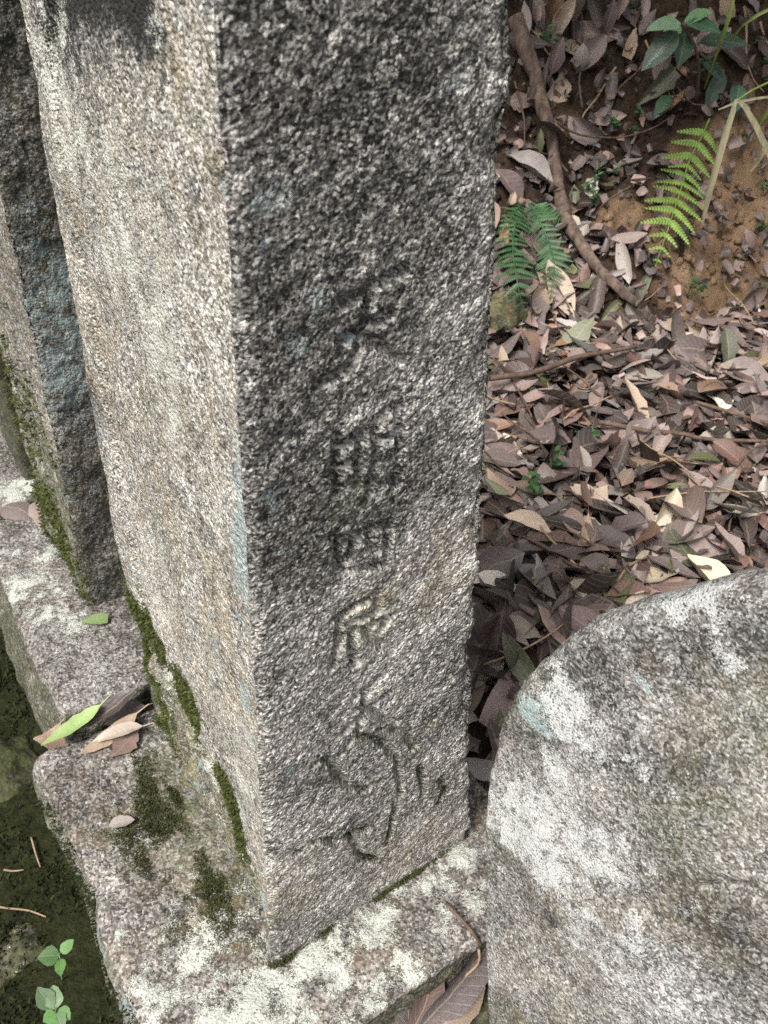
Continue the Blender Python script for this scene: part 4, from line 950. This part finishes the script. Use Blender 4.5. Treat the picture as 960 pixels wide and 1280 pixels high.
def fern(name, base, fronds, mat, label, cat='fern'):
    root = empty(name, base); tag(root, label, cat)
    for fi, (path, normal, plen, npair, start) in enumerate(fronds):
        path = [np.array(p, float) for p in path]
        V, F = tube(path, list(np.linspace(.0030, .0010, len(path))), 6, 0, 1, 6)
        fr = obj('frond', mesh_np('frond', V-np.array(base), F), MAT[mat], root)
        Q = []; n = len(path)
        for i in range(n-1):
            p0, p1, p2, p3 = path[max(i-1, 0)], path[i], path[i+1], path[min(i+2, n-1)]
            for s in range(12):
                t = s/12; Q.append(0.5*((2*p1)+(p2-p0)*t+(2*p0-5*p1+4*p2-p3)*t*t+(3*p1-p0-3*p2+p3)*t**3))
        Q.append(path[-1]); Q = np.array(Q); d = np.r_[0, np.cumsum(np.linalg.norm(np.diff(Q, axis=0), axis=1))]; tot = d[-1]
        for i in range(npair):
            t = start+(1-start)*(i+0.4)/npair; s = t*tot
            p = np.array([np.interp(s, d, Q[:, k]) for k in range(3)]); p2_ = np.array([np.interp(min(s+0.01, tot), d, Q[:, k]) for k in range(3)]); p1_ = np.array([np.interp(max(s-0.01, 0), d, Q[:, k]) for k in range(3)])
            T = (p2_-p1_); T /= np.linalg.norm(T); nrm = np.array(normal, float); nrm = nrm-T*(nrm@T); nrm /= np.linalg.norm(nrm); sdv = np.cross(nrm, T)
            u = (i+0.4)/npair; Lp = plen*(math.sin(math.pi*(0.16+0.84*(1-u)**0.9)) if u > 0.25 else 0.72+u*1.1)*random.uniform(0.82, 1.12)
            Lp = max(Lp, plen*0.10)*min(1.0, (1-u)*2.4+0.12)
            for sg in (1, -1):
                V, F = pinna_mesh(Lp, max(Lp*0.34, plen*0.10), max(4, int(13*Lp/plen)), i*2+sg+fi*50, random.uniform(.1, .3))
                dx = sdv*sg*0.90+T*(0.42+random.uniform(-.08, .08))+nrm*random.uniform(-.05, .22); dx /= np.linalg.norm(dx); dz = nrm-dx*(nrm@dx); dz /= np.linalg.norm(dz); dy = np.cross(dz, dx)
                Vw = V[:, :1]*dx+V[:, 1:2]*dy+V[:, 2:3]*dz+p
                obj('pinna', mesh_np('pinna', Vw-np.array(base), F, attrs={'leafrnd': np.full(len(V), random.random())}, smooth=False), MAT[mat], fr)
    return root
def fpath(pix, lifts): return [hit_ground(*p)+np.array([-0.03, -1.0, 0.35])*l for p, l in zip(pix, lifts)]
fb = fpath([(884, 150), (868, 176), (850, 205), (838, 237), (827, 270), (818, 304), (810, 334)], [.02, .06, .09, .11, .11, .09, .07])
fern('bright_fern', fb[0], [(fb, (-0.05, -0.85, 0.5), 0.108, 13, 0.05)], 'fern', 'bright green fern frond drooping over bare brown soil')
f1 = fpath([(658, 254), (667, 274), (678, 302), (684, 332), (683, 357), (682, 374)], [.03, .08, .11, .12, .10, .08])
f2 = fpath([(654, 258), (641, 277), (634, 312), (638, 347), (645, 377), (651, 402)], [.03, .09, .14, .15, .13, .10])
f3 = fpath([(656, 252), (644, 262), (632, 280), (624, 302), (620, 324)], [.03, .07, .10, .10, .08])
f4 = fpath([(660, 252), (669, 260), (684, 270), (698, 280)], [.03, .06, .08, .07])
fern('dark_fern', f1[0], [(f1, (-0.05, -0.8, 0.6), 0.056, 20, 0.08), (f2, (-0.1, -0.8, 0.6), 0.064, 20, 0.10), (f3, (-.2, -.7, .6), 0.05, 13, .2), (f4, (.1, -.7, .7), .035, 10, .2)], 'fern_dark', 'dark green fern with several drooping fronds beside the root')

def leaf_part(parent, base, root, tip, Wd, normal, mat, bend=0.3, fold=0.15, seed=0, teeth=0.0, nt=10, name='leaf'):
    root = np.array(root); tip = np.array(tip); d = tip-root; L = np.linalg.norm(d); d /= L; n = np.array(normal, float); n = n-d*(n@d); n /= np.linalg.norm(n); y = np.cross(n, d)
    V, F, UV = leaf_geo(L, Wd, -bend, fold, 0.0, seed, teeth, nt, 6, 0.8, stalk=False)
    Vw = (V[:, :1]+L/2)*d+V[:, 1:2]*y+V[:, 2:3]*n+root
    return obj(name, mesh_np(name, Vw-np.array(base), F, UV, {'leafrnd': np.full(len(V), random.random())}), MAT[mat], parent)
# broad-leaved evergreen sapling on the bank
eb = hit_ground(870, 130)+np.array([0, 0, 0.0]); cen_ = hit_ground(862, 35)*0+eb+np.array([0, -0.17, 0.0])
def at_depth(px, py, yv): r = ray(px, py); return O+r*(yv/r[1])
yd = eb[1]-0.16
sap = empty('evergreen_sapling', eb); tag(sap, 'glossy dark-leaved evergreen sapling growing out of the bank', 'sapling')
ctr = at_depth(854, 28, yd)
V, F = tube([eb, eb+(ctr-eb)*0.5+np.array([0.01, -0.03, 0.02]), ctr], [.006, .005, .004], 6); obj('stem', mesh_np('stem', V-eb, F), MAT['twig'], sap)
SAPL = [((852, 26), (808, 36), .045, 'evergreen_bright'), ((854, 26), (891, 14), .045, 'evergreen_bright'), ((850, 30), (829, 50), .040, 'evergreen_bright'), ((848, 38), (802, 88), .060, 'evergreen'), ((858, 40), (848, 84), .052, 'evergreen'), ((874, 50), (937, 54), .060, 'evergreen'), ((858, 26), (902, 40), .05, 'evergreen'),
        ((880, 76), (905, 100), .045, 'evergreen'), ((905, 88), (882, 138), .045, 'evergreen'), ((925, 105), (918, 142), .045, 'evergreen'), ((838, 118), (818, 148), .04, 'evergreen')]
for k, (a, b, wd, mt) in enumerate(SAPL):
    dy = (k % 3)*0.03+(0.10 if k > 6 else 0); leaf_part(sap, eb, at_depth(*a, yd+dy), at_depth(*b, yd-0.03+dy), wd*1.25, (random.uniform(-.2, .2), -0.55, 0.85), mt, 0.45, 0.18, k, 0.05)
# bent dry grass
gb = hit_ground(960, 120)
pts = [at_depth(962, 96, 2.25), at_depth(946, 110, 2.2), at_depth(930, 120, 2.16), at_depth(921, 126, 2.15)]
gs = empty('dry_grass', pts[0]); tag(gs, 'dry bent grass blades hanging in front of the bare soil', 'dry grass')
def blade(parent, base, pix, yv, w, mat, name='blade'):
    P_ = [at_depth(x, y, yv+dy) for x, y, dy in pix]; V, F = blade_mesh(P_, w, np.array([0.1, -0.9, 0.35])); return obj(name, mesh_np(name, V-np.array(base), F), MAT[mat], parent)
b0 = pts[0]
V, F = tube([hit_ground(985, 150), at_depth(975, 105, 2.3), pts[1], pts[3]], [.003, .003, .0028, .0022], 5); obj('stem', mesh_np('stem', V-b0, F), MAT['grass'], gs)
blade(gs, b0, [(920, 124, 0), (916, 140, -.01), (905, 175, -.02), (894, 215, -.025), (884, 252, -.02), (878, 281, -.01)], 2.15, [.003, .007, .0085, .0088, .0075, .002], 'straw')
blade(gs, b0, [(921, 124, 0), (930, 132, .0), (944, 155, .0), (958, 185, .01), (972, 215, .02)], 2.15, [.003, .006, .0075, .0078, .007], 'straw')
blade(gs, b0, [(960, 182, 0), (951, 196, .0), (944, 206, .0), (938, 214, .0)], 2.2, [.003, .006, .006, .003], 'straw')
blade(gs, b0, [(970, 120, 0.05), (945, 123, .05), (920, 128, .03), (898, 137, .04)], 2.2, [.0025, .003, .003, .0015], 'straw')
gg = empty('green_grass', hit_ground(888, 110)); tag(gg, 'thin green grass blades arching above the evergreen sapling', 'grass')
bb = np.array(gg.location)
blade(gg, bb, [(880, 112, .12), (890, 85, 0.02), (902, 50, -.03), (912, 20, -.05), (920, -15, -.05)], 2.3, [.003, .004, .005, .005, .003], 'grass')
blade(gg, bb, [(912, 52, .05), (928, 32, 0.0), (948, 18, -.02), (975, 5, -.02)], 2.3, [.002, .003, .004, .003], 'grass')
blade(gg, bb, [(932, 176, .1), (945, 160, .06), (958, 142, .04), (975, 120, .03)], 2.3, [.002, .005, .006, .005], 'grass')

# small herbs on the bank
HERB = [(670, 58, .06), (732, 175, .05), (770, 165, .07), (783, 172, .05), (800, 150, .06), (872, 98, .07), (890, 98, .05), (955, 85, .06), (958, 110, .06), (955, 245, .05), (948, 290, .05), (735, 245, .07), (745, 262, .06), (858, 372, .06), (918, 333, .03), (930, 62, .05), (838, 130, .05), (700, 65, .04), (752, 225, .06), (950, 370, .07), (790, 20, .05), (688, 598, .08), (668, 630, .08), (720, 560, .06)]
for k, (x, y, r) in enumerate(HERB):
    P_ = hit_ground(x, y); t = empty('small_herb', P_); n = gnormal(P_[0], P_[1])
    tag(t, 'tiny leafy green herb %s' % ('sprouting '+bank_place(x, y) if y < 400 else 'sprouting through the litter %s' % ('near the ragged tan leaf' if y > 615 else 'by the broad pink leaf' if y > 580 else 'above the flat grey-green leaf')), 'herb', 'small herbs on the bank' if y < 400 else 'small herbs in the litter')
    r2 = random.Random(k); grow = (np.array(n)*0.7+np.array([0, -0.3, 0.6])); grow /= np.linalg.norm(grow)
    for s_ in range(r2.randint(2, 4)):
        d = grow+np.array([r2.uniform(-.6, .6), r2.uniform(-.3, .3), r2.uniform(-.3, .4)]); d /= np.linalg.norm(d); top = P_+d*r*r2.uniform(.8, 1.3)
        V, F = tube([P_, P_+d*r*.5, top], [.0013, .0012, .0008], 4, sub=2); st = obj('stem', mesh_np('stem', V-P_, F), MAT['herb'], t)
        for q in range(6):
            p = P_+(top-P_)*(0.35+0.65*(q+1)/6); dd = np.array([r2.uniform(-1, 1), r2.uniform(-1, .3), r2.uniform(-.1, .6)]); dd /= np.linalg.norm(dd); l = r*r2.uniform(.22, .42)
            leaf_part(st, P_, p, p+dd*l, l*.55, (0, -0.5, .8), 'herb', .2, .1, q, 0, 4)
# seedlings by the slab
def seedling(pix_base, leaves, label, z, teeth=0.0):
    B_ = hit_ground(*pix_base); t = empty('seedling', B_); tag(t, label, 'seedling')
    top = on_z(leaves[0][0][0], leaves[0][0][1], z)
    V, F = tube([B_, B_*0.5+top*0.5, top], [.0016, .0014, .0012], 5); obj('stem', mesh_np('stem', V-B_, F), MAT['seedling'], t)
    for k, (a, b, wd) in enumerate(leaves):
        pa = on_z(*a, z); pb = on_z(*b, z+0.004)
        V, F = tube([top, pa*0.5+top*0.5+np.array([0, 0, .003]), pa], [.0009, .0008, .0008], 4, sub=2); obj('petiole', mesh_np('petiole', V-B_, F), MAT['seedling'], t)
        leaf_part(t, B_, pa, pb, wd, (0, -.2, 1), 'seedling', 0.2, 0.12, k, teeth, 10)
seedling((78, 1225), [((74, 1194), (47, 1197), .026), ((76, 1192), (92, 1174), .017), ((75, 1198), (76, 1220), .015)], 'round-leaved three-leaf seedling beside the mossy slab side', -0.16)
seedling((70, 1290), [((70, 1262), (66, 1231), .022), ((66, 1262), (46, 1234), .022), ((72, 1262), (88, 1274), .018), ((70, 1266), (54, 1278), .02), ((70, 1266), (78, 1290), .02)], 'toothed-leaf bright green seedling at the foot of the mossy slab', -0.15, 0.12)
# moss carpet and litter scraps in the ditch
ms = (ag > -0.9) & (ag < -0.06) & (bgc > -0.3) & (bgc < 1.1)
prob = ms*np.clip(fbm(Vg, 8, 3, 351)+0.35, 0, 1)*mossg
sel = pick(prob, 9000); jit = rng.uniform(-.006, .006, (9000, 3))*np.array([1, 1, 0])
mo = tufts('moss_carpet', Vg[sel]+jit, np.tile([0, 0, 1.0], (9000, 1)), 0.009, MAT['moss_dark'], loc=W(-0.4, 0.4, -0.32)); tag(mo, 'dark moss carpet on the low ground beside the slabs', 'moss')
for k in range(16):
    a = random.uniform(-0.5, -0.16); b = random.uniform(-0.1, 0.8); p = W(a, b); z = gz(p[0], p[1]); w = random.choice(['purplish brown', 'tan', 'dark brown', 'pinkish brown'])
    leaf_obj('leaf_scrap', random.randrange(14), LM[w], Vector((p[0], p[1], z+0.008)), random.uniform(.014, .035), orient((0, 0, 1), random.uniform(0, 6.28), 0.3, random.uniform(0, 6)), 'tiny %s leaf scrap on the dark moss' % w, '%s scraps on the moss' % w)
# crumbs of earth on the bank
cv, cf = [], []; off = 0
ico = np.array([(math.sin(t)*math.cos(p), math.sin(t)*math.sin(p), math.cos(t)) for t in (0.55, 1.57, 2.6) for p in np.linspace(0, 2*math.pi, 6, endpoint=False)]+[(0, 0, 1), (0, 0, -1)])
icf = [(r*6+k, r*6+6+k, r*6+6+(k+1) % 6, r*6+(k+1) % 6) for r in (0, 1) for k in range(6)]+[(18, k, (k+1) % 6) for k in range(6)]+[(19, 12+(k+1) % 6, 12+k) for k in range(6)]
for _ in range(2600):
    x = rng.uniform(0.25, 1.9); y = 2.05+0.42*(x-0.32)+rng.uniform(-0.05, 0.95); r = 0.0035+0.016*rng.uniform()**4
    p = np.array([x, y, gz(x, y)+r*0.25]); q = ico*(r*rng.uniform(0.6, 1.3, (20, 1)))*np.array([1, 1, .8])+p
    cv.append(q); cf += [tuple(k+off for k in f) for f in icf]; off += 20
cl = mesh_np('earth_crumbs', np.concatenate(cv), cf, attrs={'humus': np.clip(1-1.3*blob(np.concatenate(cv), [(q, r_) for q, r_ in zip(SOIL, (0.30, 0.24, 0.22, 0.22, 0.16, 0.10, 0.08))]), 0, 1), 'moss': np.zeros(off)})
ec = obj('earth_crumbs', cl, MAT['ground']); tag(ec, 'loose crumbs of brown earth scattered over the bank', 'soil', kind='stuff')
# unseen evergreen shrub, added above the bank so its crown shades the slope
sb = np.array([0.75, 3.25, gz(0.75, 3.25)]); shrub = empty('added_shade_shrub', sb); tag(shrub, 'unseen dense evergreen shrub added on top of the bank to shade it', 'shrub')
tips = []
for k in range(9):
    e = np.array([-0.3+0.32*k, 1.75+0.35*random.random()+0.25*max(0, k-4)*0.4, 1.28+0.25*random.random()]); mid = (sb+e)/2+np.array([0, 0.1, 0.35])
    V, F = tube([sb, mid, e], [.022, .014, .005], 7); obj('branch', mesh_np('branch', V-sb, F), MAT['bark'], shrub); tips.append((mid, e))
k = 4200; cpos = []
for _ in range(k):
    m_, e_ = tips[rng.integers(len(tips))]; t = rng.uniform(0.1, 1.05); cpos.append(m_+(e_-m_)*t+rng.normal(0, 0.13, 3)*np.array([1, 1, .6]))
cpos = np.array(cpos); cpos[:, 2] = np.maximum(cpos[:, 2], 1.12+0.05*rng.uniform(size=k))
d = rng.normal(0, 1, (k, 3)); d[:, 2] *= 0.5; d /= np.linalg.norm(d, axis=1)[:, None]; sdv = np.cross(d, rng.normal(0, .4, (k, 3))+np.array([0, 0, 1.0])); sdv /= np.linalg.norm(sdv, axis=1)[:, None]; L_ = rng.uniform(.05, .09, (k, 1))
Vc = np.stack([cpos, cpos+d*L_*.5+sdv*L_*.22, cpos+d*L_, cpos+d*L_*.5-sdv*L_*.22], 1).reshape(-1, 3); o_ = np.arange(k)*4
cr = obj('crown', mesh_np('crown', Vc-sb, np.stack([o_, o_+1, o_+2, o_+3], 1), uv=np.tile([[0, .5], [.5, 1], [1, .5], [.5, 0]], (k, 1)), attrs={'leafrnd': np.repeat(rng.uniform(size=k), 4)}), MAT['evergreen'], shrub); cr['kind'] = 'stuff'
